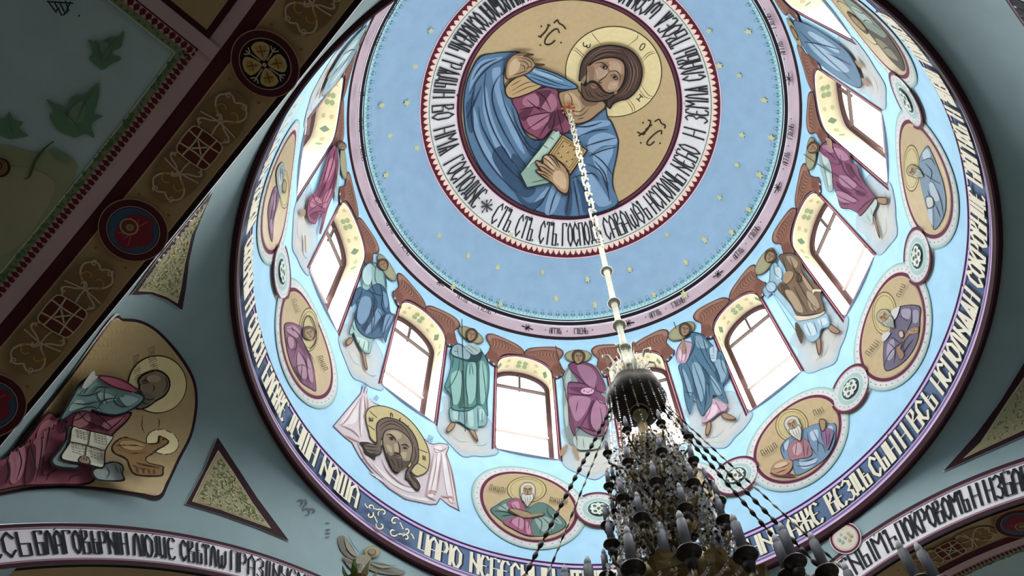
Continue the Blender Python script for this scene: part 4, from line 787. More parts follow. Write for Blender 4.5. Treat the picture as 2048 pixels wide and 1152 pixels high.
def beardman(A, x, y, r, t=0., hair='#c9c6bc', beard='#d2d0c8', long=1.0):
    c, s = cos(t), sin(t); Q = lambda pts: [(x + (a * c - b * s) * r, y + (a * s + b * c) * r) for a, b in pts]
    A.p('head', '#4c443c', Q([(-1, .1), (-.95, -.6), (-.4, -1.1), (.4, -1.1), (.95, -.6), (1, .1), (.9, .8), (.6, 1.2), (0, 1.3), (-.6, 1.2), (-.9, .8)])); A.p('head', hair, Q([(-.9, .1), (-.88, -.55), (-.38, -1.0), (.38, -1.0), (.88, -.55), (.9, .1), (.8, .8), (0, 1.1), (-.8, .8)]))
    A.p('head', SKN, Q([(-.6, -.1), (-.55, -.5), (0, -.72), (.55, -.5), (.6, -.1), (.5, .5), (0, .8), (-.5, .5)])); A.p('head', '#c9ab84', Q([(-.35, -.45), (0, -.6), (.35, -.45), (0, -.35)]))
    A.p('beard', '#54504c', Q([(-.72, .3), (-.3, .45), (.3, .45), (.72, .3), (.8, 1.0), (.45, 1.5 * long), (.1, 2.0 * long), (-.1, 2.0 * long), (-.45, 1.5 * long), (-.8, 1.0)])); A.p('beard', beard, Q([(-.64, .38), (-.3, .52), (.3, .52), (.64, .38), (.7, .95), (.4, 1.42 * long), (.06, 1.9 * long), (-.08, 1.88 * long), (-.4, 1.42 * long), (-.72, .95)]))
    A.l('beard', '#6d6864', .9, Q([(-.35, .6), (-.3, 1.2), (-.05, 1.8 * long)]), Q([(.35, .6), (.3, 1.2), (.05, 1.8 * long)]), Q([(0, .7), (0, 1.6 * long)]), Q([(-.25, .5), (0, .42), (.25, .5)]))
    A.l('head', '#33261c', 1.0, Q([(-.5, -.22), (-.25, -.3), (-.08, -.2)]), Q([(.08, -.2), (.25, -.3), (.5, -.22)]), Q([(-.4, -.05), (-.2, -.08)]), Q([(.2, -.08), (.4, -.05)]), Q([(0, -.2), (-.03, .25), (.08, .28)]))
def bust(A, az, c1, c2, c3, d1, d2, hair='#5c4632'):
    """frontal half figure in wall coordinates"""
    uc = -radians(az) * 5; A.surf = s_drum; A.T = None; A.step = .11; Q = lambda d: [(uc + x, VM + y) for x, y in d]
    A.p('halo', '#5c4c28', circ(uc, VM + .28, .42, 28)); A.p('halo', '#c9b878', circ(uc, VM + .28, .40, 28), kind='gilt')
    A.p('robe', c1, Q([(-.2, .1), (.2, .1), (.55, -.05), (.72, -.4), (.45, -.7), (0, -.83), (-.45, -.7), (-.72, -.4), (-.55, -.05)])); A.p('robe', c2, Q([(-.18, .07), (.18, .07), (.52, -.08), (.68, -.4), (.43, -.67), (0, -.79), (-.43, -.67), (-.68, -.4), (-.52, -.08)]))
    A.p('cloak', d1, Q([(-.2, .1), (-.05, 0), (-.1, -.5), (0, -.8), (-.45, -.68), (-.7, -.4), (-.55, -.05)])); A.p('cloak', d2, Q([(-.3, 0), (-.2, -.1), (-.25, -.4), (-.5, -.5), (-.5, -.1)])); A.p('robe', c3, Q([(.15, -.1), (.4, -.15), (.45, -.5), (.2, -.6)]))
    A.l('robe', c1, .02, Q([(.1, -.1), (.2, -.4), (.1, -.75)]), Q([(.4, -.1), (.35, -.4), (.4, -.6)]), Q([(-.4, -.1), (-.3, -.4), (-.35, -.65)]))
    A.p('head', '#2c2018', circ(uc, VM + .27, .21, 16, .25)); A.p('head', hair, circ(uc, VM + .27, .19, 16, .23)); A.p('head', SKN, circ(uc, VM + .24, .13, 16, .18)); A.l('head', '#33261c', .015, Q([(-.08, .29), (-.03, .31)]), Q([(.03, .31), (.08, .29)]), Q([(0, .28), (0, .2)]), Q([(-.04, .14), (.04, .14)]))
for az, lab in ((89.1, 'rosette half hidden by the chandelier candles, beside the saint with crossed arms'), (59.1, 'rosette crossed by the dark chandelier stay chains'), (29.1, 'rosette at the lower right between two saint medallions'), (-.9, 'rosette at the right between the violet robed and the blue robed saints'), (-30.9, 'rosette high on the right side of the drum'), (179.1, 'narrow looking rosette at the left between two saint medallions')): rosette(az, lab)
# saint with crossed arms
m = medallion(104.1, 'round medallion of a white bearded saint with crossed arms in pink and green'); pxm(m, 860, 860, 3.945)
mhalo(m, 760, 480, 158, 104)
robe(m, 'robe', '#2c4440', '#5c8078', '#93b0a6', '468 640 520 600 600 555 680 550 760 620 850 580 930 600 1010 670 1078 750 1040 800 960 835 880 850 800 850 740 840 660 800 590 750 520 700', ['820 700 900 690 980 740 960 800 880 810', '530 630 600 590 640 620 600 650', '960 680 1020 720 1040 760 990 740'], ['500 650 600 660 680 700', '820 690 880 740 860 840', '880 700 940 760 960 830', '930 610 930 670 1040 760', '940 690 1010 730', '560 690 640 680', '540 600 600 640'])
robe(m, 'undergarment', '#5c2244', '#a8587c', '#c98aa4', '600 590 650 560 700 560 760 650 800 700 790 780 815 848 740 838 660 800 570 745 620 710 690 690 640 650', ['640 590 690 580 700 630 660 630', '640 740 700 700 740 740 720 800', '750 740 780 760 790 830 760 830'], ['650 600 690 650', '700 700 690 800', '740 700 740 820', '640 720 620 760', '780 720 770 800', '620 600 700 690'])
m.p('arm', '#4a382c', '610 640 660 632 770 660 820 690 890 668 895 690 800 712 740 715 680 690 620 665'); m.p('arm', SKN, '622 644 665 640 768 668 800 690 740 706 682 682'); m.p('arm', SKN, '760 690 880 675 886 684 800 704 765 706')
beardman(m, 765, 500, 62, .03); scribble(m, 'lettering', 455, 470, 590, 500, 42, 9); scribble(m, 'lettering', 935, 570, 1085, 590, 42, 10); m.end({'beard': 'head', 'robe_fold': 'robe', 'undergarment_fold': 'undergarment', 'dot': 'frame'})
# saint with red cloth, right of chandelier
m = medallion(44.1, 'round medallion of a white bearded saint in pink and blue raising one hand, lower right'); pxm(m, 1440, 700, 3.84)
mhalo(m, 560, 585, 128, 128)
robe(m, 'robe', '#2a3a5c', '#7396b4', '#b4cbe0', '470 760 520 690 600 650 680 600 760 570 850 570 900 575 905 640 890 730 840 820 760 890 660 950 590 970 560 900 500 850', ['620 850 700 860 760 830 720 900 640 920', '700 640 760 620 760 700 720 700', '500 740 540 700 520 780', '840 600 880 600 870 680'], ['680 640 700 740 760 820', '720 620 760 700 760 790', '600 860 680 860 760 830', '600 900 680 900 760 870', '820 580 830 660 870 700', '740 700 800 740 820 800', '780 600 800 700 850 780', '490 720 500 800'])
robe(m, 'undergarment', '#5c3040', '#a9747e', '#c9a0a4', '540 740 600 690 680 700 720 790 700 830 600 850 560 860 530 800', ['570 760 620 720 640 790 590 820'], ['600 720 590 830', '650 710 660 830', '690 740 680 820'])
robe(m, 'sleeve', '#4a3020', '#b98f6a', '#d8b894', '400 950 430 880 500 850 560 860 570 900 540 950 480 975', ['430 900 500 870 530 890 460 930'], ['420 930 500 910 550 880', '440 960 520 930'])
m.p('sleeve', '#74344a', '400 955 480 975 540 960 590 975 570 990 450 985 400 968'); robe(m, 'shoulder', '#4a2c4c', '#8c6a90', '#b494b4', '800 640 840 610 890 640 870 720 840 780 810 720', [], ['830 630 840 760', '860 640 850 740'])
m.p('hand', '#4a3426', '775 560 790 540 825 545 835 580 825 630 800 640 780 600'); m.p('hand', SKN, '782 562 795 548 820 552 828 582 818 622 800 630')
beardman(m, 575, 590, 62, -.45, long=1.1); scribble(m, 'lettering', 330, 820, 455, 745, 46, 8); scribble(m, 'lettering', 735, 505, 820, 465, 40, 5); m.end({'beard': 'head', 'robe_fold': 'robe', 'undergarment_fold': 'undergarment', 'sleeve_fold': 'sleeve', 'shoulder_fold': 'shoulder', 'dot': 'frame'})
# saint in violet
m = medallion(14.1, 'round medallion of a curly bearded saint in a violet cloak, right side'); pxm(m, 1440, 440, 3.84)
mhalo(m, 1275, 720, 96, 168)
robe(m, 'robe', '#1e1628', '#6f6780', '#a39cb4', '1270 940 1320 850 1350 720 1400 662 1545 660 1552 760 1540 900 1500 1000 1440 1080 1360 1140 1275 1152', ['1300 960 1350 920 1350 1040 1300 1080', '1410 690 1480 690 1470 760 1420 750', '1500 700 1540 700 1540 780 1500 790'], ['1480 670 1490 760 1460 840 1440 900', '1300 940 1360 1000 1350 1100', '1270 1130 1330 1010 1440 920 1450 860 1530 830', '1400 740 1460 780', '1330 900 1400 950', '1500 920 1440 1000 1400 1080'])
robe(m, 'undergarment', '#3a241c', '#a07c64', '#c9a284', '1460 850 1540 820 1538 870 1480 880 1440 920 1400 980 1430 1040 1400 1080 1370 1000 1420 940', ['1470 860 1530 840 1530 860 1480 870'], ['1440 930 1400 1000', '1480 860 1540 850', '1420 970 1440 1060'])
m.p('hand', '#4a3c34', '1390 860 1420 850 1435 890 1420 915 1395 900'); m.p('hand', '#c9b8a4', '1396 866 1418 858 1428 890 1416 906 1400 896'); m.p('collar', '#d2d4d4', '1340 700 1390 670 1400 680 1370 760 1330 760'); m.p('collar', '#d2d4d4', '1270 880 1330 870 1290 930 1268 930')
beardman(m, 1285, 750, 56, -.75, hair='#b4a888', beard='#a9b4a4'); scribble(m, 'lettering', 1150, 1050, 1240, 930, 44, 7); scribble(m, 'lettering', 1395, 600, 1440, 490, 34, 6); m.end({'beard': 'head', 'robe_fold': 'robe', 'undergarment_fold': 'undergarment', 'dot': 'frame'})
# saint in grey blue
m = medallion(-15.9, 'round medallion of a saint in pale blue wrappings at the right edge of the drum'); pxm(m, 1540, 200, 3.84)
mhalo(m, 1100, 520, 66, 182)
robe(m, 'robe', '#26384c', '#7d9ab0', '#b4cbd8', '1160 470 1180 400 1225 345 1260 400 1310 520 1350 640 1370 780 1350 900 1280 998 1240 900 1200 760 1170 620', ['1190 400 1230 370 1250 430 1200 450', '1240 640 1290 650 1320 760 1270 760', '1230 840 1270 840 1280 960 1250 930'], ['1170 470 1250 440 1290 500', '1200 560 1260 600 1330 640', '1270 620 1330 760 1350 880', '1270 840 1275 990', '1290 800 1330 900', '1210 480 1260 540 1250 620', '1230 690 1260 760 1290 790'])
m.p('scroll', '#44545c', '1215 740 1270 740 1280 810 1230 830'); m.p('scroll', '#c9d0cc', '1222 748 1264 748 1272 804 1234 820'); beardman(m, 1120, 540, 46, -1.1, hair='#a9a278', beard='#b8bfa8'); m.end({'beard': 'head', 'robe_fold': 'robe', 'dot': 'frame'})
# saint in plum on the left
m = medallion(164.1, 'round medallion of a young saint wrapped in a plum cloak on the left side'); pxm(m, 520, 560, 4.8)
mhalo(m, 455, 480, 95, 212)
robe(m, 'robe', '#3c1c30', '#8a5876', '#b48aa0', '215 430 275 408 340 430 385 470 400 600 440 670 490 800 525 1060 470 1050 380 990 300 860 250 720 222 560', ['230 460 300 440 360 500 330 560 240 500', '340 700 400 780 440 900 400 960 340 860', '430 760 470 820 490 980 450 960', '240 560 290 560 300 640 260 660'], ['220 470 300 480 370 560 440 700 510 900', '240 520 310 560 330 640 290 760', '300 850 380 820 460 860', '320 880 390 980', '360 700 420 800 440 1030', '280 690 340 640', '400 650 460 720 500 800', '380 820 370 980', '280 450 300 500'], 1.0, '#69405a', ['300 860 360 840 380 960 340 920', '330 570 370 580 430 720 400 700'])
head(m, 447, 520, 62, -.35, '#6d5440'); m.l('hood', '#3c2030', 1.6, '385 560 390 420 430 350 480 390 515 520 500 620 450 672', taper=False); scribble(m, 'lettering', 545, 735, 610, 880, 46, 8); scribble(m, 'lettering', 290, 180, 350, 320, 36, 6, '#8a7a5c'); m.end({'robe_fold': 'robe', 'hood': 'head', 'dot': 'frame'})
# saint far left
m = medallion(194.1, 'narrow looking medallion of a saint in mauve at the far left of the drum'); pxm(m, 520, 340, 4.8)
mhalo(m, 215, 180, 50, 190)
robe(m, 'robe', '#34243c', '#8a5c7c', '#b08aa4', '60 500 55 380 80 260 110 170 140 150 170 210 150 340 125 430 110 520 105 650 95 690 70 600', ['90 260 120 220 120 360 90 380', '70 480 95 480 95 600 80 590'], ['110 180 100 340 70 500', '140 200 130 340 90 520'])
robe(m, 'sleeve', '#34444c', '#93a4a4', '#b9c4bc', '140 150 130 20 160 -60 200 -80 215 40 190 160 170 260', ['150 60 180 20 190 100 160 140'], ['170 -40 170 100', '190 -20 190 120']); m.p('head', '#6d6044', circ(205, 150, 22, 16, 70)); m.p('head', '#a89468', circ(205, 150, 15, 16, 52)); m.end({'robe_fold': 'robe', 'sleeve_fold': 'sleeve', 'dot': 'frame'})
m = medallion(74.1, 'saint medallion hidden for the most part behind the chandelier'); bust(m, 74.1, '#3c2c24', '#9a7c60', '#c4a684', '#4a2c3c', '#94607c'); m.end({'dot': 'frame'})
m = medallion(-45.9, 'saint medallion near the upper right, seen almost edge on'); bust(m, -45.9, '#2c3a34', '#7c9484', '#a9bcae', '#4a4438', '#8a8468'); m.end({'dot': 'frame'})
# towel image
A = Art('towel_image_painting', 'painting of a bearded haloed face on a knotted white towel', 'mural', px_drum, T=(640, 740, 4.114), step=10.); W1, W2, W3 = '#d9cdd2', '#ebe4e6', '#b08a88'
A.p('towel', '#5c5870', '330 190 345 120 352 195 372 115 375 195 390 150 385 215 440 270 600 330 760 480 850 560 900 600 930 610 980 600 1050 610 1062 640 1042 690 1080 800 1140 1130 1150 1165 1060 1120 990 1060 960 1110 900 1112 700 1070 560 980 420 850 320 720 255 600 200 560 100 465', sm=0)
A.p('towel', W1, '335 198 350 140 356 200 374 135 378 202 388 165 390 220 440 278 600 338 760 488 850 568 900 608 930 618 980 608 1045 616 1054 640 1034 688 1072 802 1130 1130 1138 1150 1060 1112 985 1052 955 1102 900 1104 704 1062 565 972 428 842 328 715 262 595 205 552 112 464', sm=0)
for d in ('160 450 320 230 335 240 300 420 210 450', '345 240 360 230 350 450 330 560 320 560', '400 850 480 880 560 960 700 1030 860 1060 880 1085 700 1045 560 955', '420 760 520 850 640 940 780 980 850 970 740 1010 560 920', '940 730 985 700 960 900 930 1040 880 1030', '1000 700 1020 700 1080 900 1110 1080 1060 1080 1020 900', '940 640 990 630 1000 670 950 680'): A.p('towel', W2, d)
A.l('towel_fold', W3, 1.6, '340 210 320 330 330 560', '355 215 370 330 350 400', '380 230 390 300 370 420', '330 230 210 420 150 460', '320 560 260 500 170 460', '930 690 900 850 860 1050', '960 690 940 850 900 1030', '1000 700 980 850 960 1000', '1030 690 1060 850 1100 1080', '1040 700 1090 870 1130 1120', '880 1000 920 1000 960 1010', '870 1040 950 1080', '990 1040 1080 1060', '300 600 380 760 520 900', '500 740 560 850 700 960 820 960', '930 650 990 670 1050 640')
A.l('towel_fold', '#d8958c', 2.2, '200 540 260 570 320 600', '870 1040 900 1010 950 1030', '1000 1050 1080 1050 1090 1100')
A.l('towel_fringe', '#6d7490', 1.2, *['%d %d %d %d' % (x, y, x + 8, y + 14) for x, y in ((340, 730), (370, 785), (400, 830), (440, 875), (480, 915), (520, 945), (560, 975), (600, 1005), (650, 1035), (700, 1060), (750, 1080), (800, 1092), (850, 1100), (900, 1108))])
A.p('halo', '#4a4020', '430 300 520 300 640 345 750 430 840 550 890 660 900 760 880 840 830 875 760 870 640 700 430 600 385 500 362 390 380 330'); A.p('halo', '#c4b478', '434 309 520 309 636 353 744 437 832 555 881 663 891 758 872 833 828 866 766 862 640 700 438 592 393 497 371 390 388 337', kind='gilt')
A.l('halo', '#54482c', 1.2, '400 345 460 400', '385 460 440 500', '580 355 570 400', '720 460 712 500', '805 660 880 690', '790 770 870 820', '655 400 650 430', taper=False)
A.l('halo_letter', '#3c3420', 1.6, '395 395 398 425 408 420 408 400', '410 420 422 428 425 400', '572 360 572 385', '585 365 590 395', '645 405 650 430 660 435', '840 710 842 750', '855 715 858 755', '842 732 856 735', taper=False)
A.p('hair', '#231a14', '450 480 470 425 530 396 600 405 680 440 750 510 795 600 808 700 800 770 770 800 740 850 755 880 790 910 818 960 808 1000 780 1000 745 960 720 920 690 900 700 830 735 760 510 580 500 660 490 700 450 720 440 750 410 720 360 690 345 640 315 602 380 600 450 610')
A.p('hair', '#6d5c4c', '458 485 476 433 530 406 598 414 674 448 742 516 786 604 799 700 791 765 760 795 730 850 745 885 780 915 806 962 800 990 765 970 735 920 700 890 715 830 740 760 510 570 492 640 484 690 440 700 380 680 350 625 400 615 460 620')
A.l('hair', '#2c2018', 1.6, '470 480 520 440 600 430 700 500 760 620', '480 510 540 460 600 455 680 500', '770 640 780 720 750 780', '330 615 400 640 470 640', '350 660 420 670 480 680', '400 700 450 690', '720 830 750 900 790 940 800 990', '700 860 730 930 760 960', '740 880 770 900')
A.p('face', '#241a14', '500 590 520 510 580 490 650 505 720 560 755 640 745 730 722 790 690 820 640 850 620 865 590 835 560 790 520 690'); A.p('face', '#94826a', '508 590 527 518 582 499 646 513 712 566 746 642 736 728 712 784 680 812 630 840 600 825 566 778 528 684')
A.p('face', '#b4a084', '540 530 600 510 660 540 640 580 580 560'); A.p('face', '#b4a084', '600 620 630 620 640 690 600 680'); A.p('face', '#b4a084', '660 690 700 690 690 740 650 730'); A.p('face', '#b4a084', '530 630 570 640 580 690 545 680')
A.p('beard', '#54463a', '535 690 570 720 600 700 640 720 680 760 722 760 700 810 650 845 620 855 580 820'); A.p('beard', '#8a6658', '605 708 640 722 650 740 620 735'); A.l('beard', '#2a1e18', 1.4, '590 695 640 705 665 745', '600 712 640 730', '570 740 600 800', '620 750 640 820', '660 770 660 820', '570 820 590 835 600 815', '620 840 630 862 640 845')
A.l('face', '#241a14', 1.7, '530 545 560 540 600 570 610 600', '550 570 575 568 590 590', '650 630 690 625 720 650', '665 650 690 650 705 665', '625 600 640 640 640 700 610 690', '600 690 640 700', sm=1); A.p('face', '#1c1410', circ(573, 580, 8, 6)); A.p('face', '#1c1410', circ(685, 655, 8, 6))
scribble(A, 'lettering', 335, 130, 375, 150, 40, 3, '#7d88a4'); scribble(A, 'lettering', 430, 235, 460, 255, 36, 3, '#5c6484'); scribble(A, 'lettering', 870, 575, 915, 590, 50, 4, '#6d7490'); A.end({'towel_fold': 'towel', 'towel_fringe': 'towel', 'beard': 'face', 'halo_letter': 'halo'})

# ================================================================ SOFFITS, VAULT PANELS, SPANDREL PAINTINGS
GAIN = 1.13      # soffit and spandrel colours lifted to make up for the dim light there
def spiral2(cx, cy, r, a0, turn, n=12, k=.75): return [(cx + r * (1 - k * i / n) * cos(a0 + turn * i / n), cy + r * (1 - k * i / n) * sin(a0 + turn * i / n)) for i in range(n + 1)]
def soffit(key, label, u_lo, u_hi, knots, discs):
    a = ARCH[key][1]; S = s_vault(key); A = Art('soffit_ornament', label, 'painted ornament', S, step=.4, lay=2)
    def band_(part, col, v0, v1):
        n = int((u_hi - u_lo) / .12); us = [u_lo + (u_hi - u_lo) * i / n for i in range(n + 1)]
        A.put(part, [(u, a + v0) for u in us] + [(u, a + v1) for u in us], [(i, i + 1, n + 2 + i, n + 1 + i) for i in range(n)], col)
    band_('ground', '#a58a60', .0, .56); band_('edge_line', '#1c1014', .0, .045); band_('edge_line', '#b99c74', .05, .06)
    band_('red_band', '#4e1c26', .555, .675); band_('edge_line', '#c9a482', .54, .55); band_('pink_stripe', '#b89c9c', .675, .82); band_('edge_line', '#3a1a20', .67, .68)
    band_('toothed_border', '#b98f88', .82, .895); band_('leaf_border', '#73825f', .895, .955); band_('edge_line', '#b4c2b0', .955, .965)
    V = []; F = []; n = int((u_hi - u_lo) / .06)
    for i in range(n):
        u = u_lo + (u_hi - u_lo) * i / n; k = len(V)
        for x, y in ((0, .825), (.03, .825), (.045, .86), (.02, .905), (-.01, .86)): V.append((u + x, a + y))
        F.append((k, k + 1, k + 2, k + 3, k + 4))
    A.put('toothed_border', V, F, '#5c1f2c')
    V = []; F = []
    for i in range(n * 2):
        u = u_lo + (u_hi - u_lo) * random.random(); y = .91 + .04 * random.random(); k = len(V); r = .012 + .012 * random.random()
        V += [(u - r, a + y), (u, a + y + r), (u + r, a + y), (u, a + y - r)]; F.append((k, k + 1, k + 2, k + 3))
    A.put('leaf_border', V, F, '#4c6a48')
    vc = a + .30
    for ki, uk in enumerate(knots):
        SH, SCR, KN = 'scroll_shadow#%d' % ki, 'scroll#%d' % ki, 'knot#%d' % ki
        P = lambda pts: [(uk + x, vc + y) for x, y in pts]; C1, C2 = '#c0a583', '#5a2a26'
        for sg in (-1, 1):      # scroll work either side of the knot
            A.p(SH, '#7c6440', P([(sg * x, y) for x, y in ((.16, .15), (.3, .2), (.48, .18), (.62, .12), (.68, 0), (.62, -.12), (.48, -.18), (.3, -.2), (.16, -.15))]))
            for sy in (-1, 1):
                A.l(SCR, C1, .017, P([(sg * .14, sy * .10), (sg * .24, sy * .16), (sg * .30, sy * .06), (sg * .36, sy * .02), (sg * .44, sy * .12), (sg * .54, sy * .15), (sg * .62, sy * .07), (sg * .58, 0)]), taper=False)
                A.l(SCR, '#b07c34', .016, [(uk + sg * (.46 + x), vc + sy * y) for x, y in spiral2(0, .05, .075, 3.1, -4.5)], taper=False)
                A.l(SCR, C1, .012, [(uk + sg * (.60 + x), vc + sy * (.08 + y)) for x, y in spiral2(0, 0, .035, 0, 5)], [(uk + sg * (.22 + x), vc + sy * (.14 + y)) for x, y in spiral2(0, 0, .035, 0, 5)], taper=False)
            A.l(SCR, C1, .015, P([(sg * .14, -.02), (sg * .25, 0), (sg * .36, 0), (sg * .40, .04), (sg * .36, .06)]), P([(sg * .3, -.19), (sg * .33, 0), (sg * .3, .19)]), taper=False)
        A.p(KN, C2, P([(-.15, -.15), (-.05, -.17), (.05, -.17), (.15, -.15), (.17, -.05), (.17, .05), (.15, .15), (.05, .17), (-.05, .17), (-.15, .15), (-.17, .05), (-.17, -.05)])); A.p(KN, '#2a3226', P([(-.07, -.07), (.07, -.07), (.07, .07), (-.07, .07)]), sm=0)
        A.l(KN, C1, .016, P([(-.08, -.17), (-.065, 0), (-.08, .17)]), P([(.08, -.17), (.065, 0), (.08, .17)]), P([(-.17, -.08), (0, -.065), (.17, -.08)]), P([(-.17, .08), (0, .065), (.17, .08)]), P([(-.05, -.05), (.05, .05)]), P([(-.05, .05), (.05, -.05)]), taper=False)
        A.l(KN, C1, .012, P([(-.15, -.15), (-.05, -.17), (.05, -.17), (.15, -.15), (.17, -.05), (.17, .05), (.15, .15), (.05, .17), (-.05, .17), (-.15, .15), (-.17, .05), (-.17, -.05)]), closed=True)
        for x in (-.74, .74):
            for y in (-.16, .16): A.p(SCR, '#7c5a30', circ(uk + x, vc + y, .016, 6), sm=0)
    A.end({'scroll': 'scroll_shadow'}); return A
s6 = 6.5 * pi / 180
K19 = [2.6 - 19 * k + 9.5 for k in range(-2, 5)]
soffit('left', 'brown ornamented soffit of the upper left arch with knots and scrolls', -44 * s6, 34 * s6, [d * s6 for d in (12.1, -6.9, -25.9)], [])
q6 = 6.266 * pi / 180
def at_vault(key, px, py):
    loc, nor = px_bvh('vault_' + key)(px, py); az, a, ra, hc, w = ARCH[key]; n = Vector((cos(az), sin(az), 0)); t = Vector((-n.y, n.x, 0))
    return atan2(loc.dot(t), loc.z - hc) * ra, loc.dot(n)
uk = at_vault('right', 1906, 1102)[0]; ud = at_vault('right', 2045, 1045)[0]
soffit('right', 'brown ornamented soffit under the lower right arch', -40 * q6, 40 * q6, [uk, uk + (uk - ud) * 2], [])
soffit('front', 'ornamented soffit just showing under the lower left arch', -40 * 6.46 * pi / 180, 40 * 6.46 * pi / 180, [], [])
# roundels on the soffits
def roundel(key, u, label, kind):
    a = ARCH[key][1]; A = Art('soffit_roundel', label, 'painted ornament', s_vault(key), step=.3, lay=45); vc = a + .30
    c = lambda r: circ(u, vc, r, 44)
    A.p('ring', '#a58468', c(.315)); A.p('ring', '#4a1a24', c(.305)); A.p('ring', '#b09488', c(.24)); A.p('ring', '#3a1a20', c(.233))
    if kind == 'cross':
        A.p('cross', '#231418', c(.222))
        for i in range(4):
            t = i * pi / 2 + pi / 4 + .08; d = (cos(t), sin(t)); nn = (-d[1], d[0]); P = lambda pts: [(u + d[0] * x + nn[0] * y, vc + d[1] * x + nn[1] * y) for x, y in pts]
            A.p('petal', '#b79a60', P([(.03, 0), (.09, .06), (.16, .085), (.20, .04), (.205, 0), (.20, -.04), (.16, -.085), (.09, -.06)])); A.p('petal', '#a5843f', P([(.07, 0), (.12, .04), (.16, .045), (.175, 0), (.16, -.045), (.12, -.04)])); A.l('petal', '#4a2c18', .01, P([(.06, 0), (.17, 0)]), P([(.12, .05), (.12, -.05)]))
            t2 = t + pi / 4; A.l('petal', '#b0a48c', .012, [(u + .05 * cos(t2), vc + .05 * sin(t2)), (u + .2 * cos(t2), vc + .2 * sin(t2))], [(u + .2 * cos(t2 - .2), vc + .2 * sin(t2 - .2)), (u + .16 * cos(t2), vc + .16 * sin(t2)), (u + .2 * cos(t2 + .2), vc + .2 * sin(t2 + .2))], taper=False)
        A.p('petal', '#a89878', circ(u, vc, .02, 8))
    else:
        A.p('sky', '#35516a', c(.225)); W = '#7d2430'
        for pts in (((-.2, -.02), (-.15, .10), (-.05, .12), (0, .03), (-.06, -.05), (-.14, -.1)), ((.2, -.05), (.14, .09), (.05, .11), (0, .02), (.06, -.06), (.15, -.12)), ((-.08, -.02), (-.1, -.14), (0, -.19), (.1, -.14), (.08, -.02), (0, .04))): A.p('wing', W, [(u + x, vc + y) for x, y in pts])
        A.l('wing', '#b4505a', .012, *[[(u + .03 * sg, vc), (u + sg * (.1 + .03 * k), vc + .09 - .07 * k)] for sg in (-1, 1) for k in range(3)])
        A.p('halo', '#a5905c', circ(u + .01, vc + .05, .085, 20)); A.p('halo', '#7c3038', circ(u + .01, vc + .05, .07, 20)); A.p('head', '#5c4030', circ(u + .01, vc + .045, .05, 14)); A.p('head', '#a07850', circ(u + .01, vc + .04, .035, 12)); A.l('head', '#3a2418', .006, [(u - .01, vc + .045), (u + .03, vc + .045)], [(u + .01, vc + .05), (u + .01, vc + .02)])
    A.end()
roundel('left', 2.6 * s6, 'round petalled cross roundel on the upper left soffit', 'cross'); roundel('left', -16.4 * s6, 'round blue roundel with red winged head, middle of the upper left soffit', 'cherub'); roundel('left', -35.4 * s6, 'blue roundel with winged head at the left edge of the picture', 'cherub'); roundel('left', 21.6 * s6, 'roundel on the soffit past the top of the picture', 'cherub')
roundel('right', ud, 'dark roundel on the soffit at the right edge of the picture', 'cherub')
# vault beyond the upper left arch: panel border with a corner, leafy teal panel
A = Art('vault_panel_border', 'toothed red and green border turning a corner on the dark teal vault', 'painted border', s_vault('left'), step=.2, lay=50); a0 = ARCH['left'][1]
def box(part, col, u0, u1, v0, v1): 
    n = max(1, int((v1 - v0) / .2)); m = max(1, int((u1 - u0) / .2)); V = [(u0 + (u1 - u0) * i / m, v0 + (v1 - v0) * j / n) for i in range(m + 1) for j in range(n + 1)]; A.put(part, V, [(i * (n + 1) + j, (i + 1) * (n + 1) + j, (i + 1) * (n + 1) + j + 1, i * (n + 1) + j + 1) for i in range(m) for j in range(n)], col)
e = a0 + 4.5
A.LAYER = .0008
box('brown_field', '#a58a60', .17, 1.1, a0 + .84, e); box('dark_line', '#3a161e', .12, .18, a0 + .84, e); box('dark_line', '#3a161e', .12, 1.1, a0 + .80, a0 + .86); box('pink_stripe', '#b89c9c', -.02, .12, a0 + .68, e); box('dark_line', '#3a161e', -.035, -.02, a0 + .82, e); box('toothed_border', '#b98f88', -.115, -.035, a0 + .84, e); box('leaf_border', '#73825f', -.185, -.115, a0 + .92, e); box('dark_line', '#b4c2b0', -.195, -.185, a0 + .96, e)
V = []; F = []; V2 = []; F2 = []
for i in range(75):
    v = a0 + .86 + .06 * i; k = len(V)
    for x, y in ((-.04, 0), (-.04, .03), (-.08, .045), (-.12, .02), (-.08, -.01)): V.append((x, v + y))
    F.append((k, k + 1, k + 2, k + 3, k + 4)); k = len(V2); x = -.15 + random.uniform(-.02, .02); r = .018; V2 += [(x - r, v), (x, v + r), (x + r, v), (x, v - r)]; F2.append((k, k + 1, k + 2, k + 3))
A.put('toothed_border', V, F, '#5c1f2c'); A.put('leaf_border', V2, F2, '#4c6a48')
for k in range(4):
    for sg in (-1, 1): A.l('scroll', '#8c5c2c', .02, [(.62 + sg * (.12 + x), a0 + 1.25 + .8 * k + y) for x, y in spiral2(0, 0, .12, 0, 5)], [(.62 + sg * (.1 + x), a0 + 1.55 + .8 * k + y) for x, y in spiral2(0, 0, .09, 3, -5)])
A.end()
A = Art('vine_painting', 'dusky green vine leaves painted on the dark teal vault, top left', 'mural', px_bvh('vault_left'), T=(0, 0, 2.88), lay=3, step=12., thick=.004)
LF, LS_ = '#5c8468', '#6d8c74'
A.p('olive_ground', '#8c9470', '-60 860 60 840 200 880 330 860 450 960 360 1140 200 1400 60 1600 -200 1700 -300 1200'); A.p('olive_ground', '#9a9a78', '-60 1000 100 960 260 1000 320 1080 240 1250 60 1450 -200 1500 -250 1200')
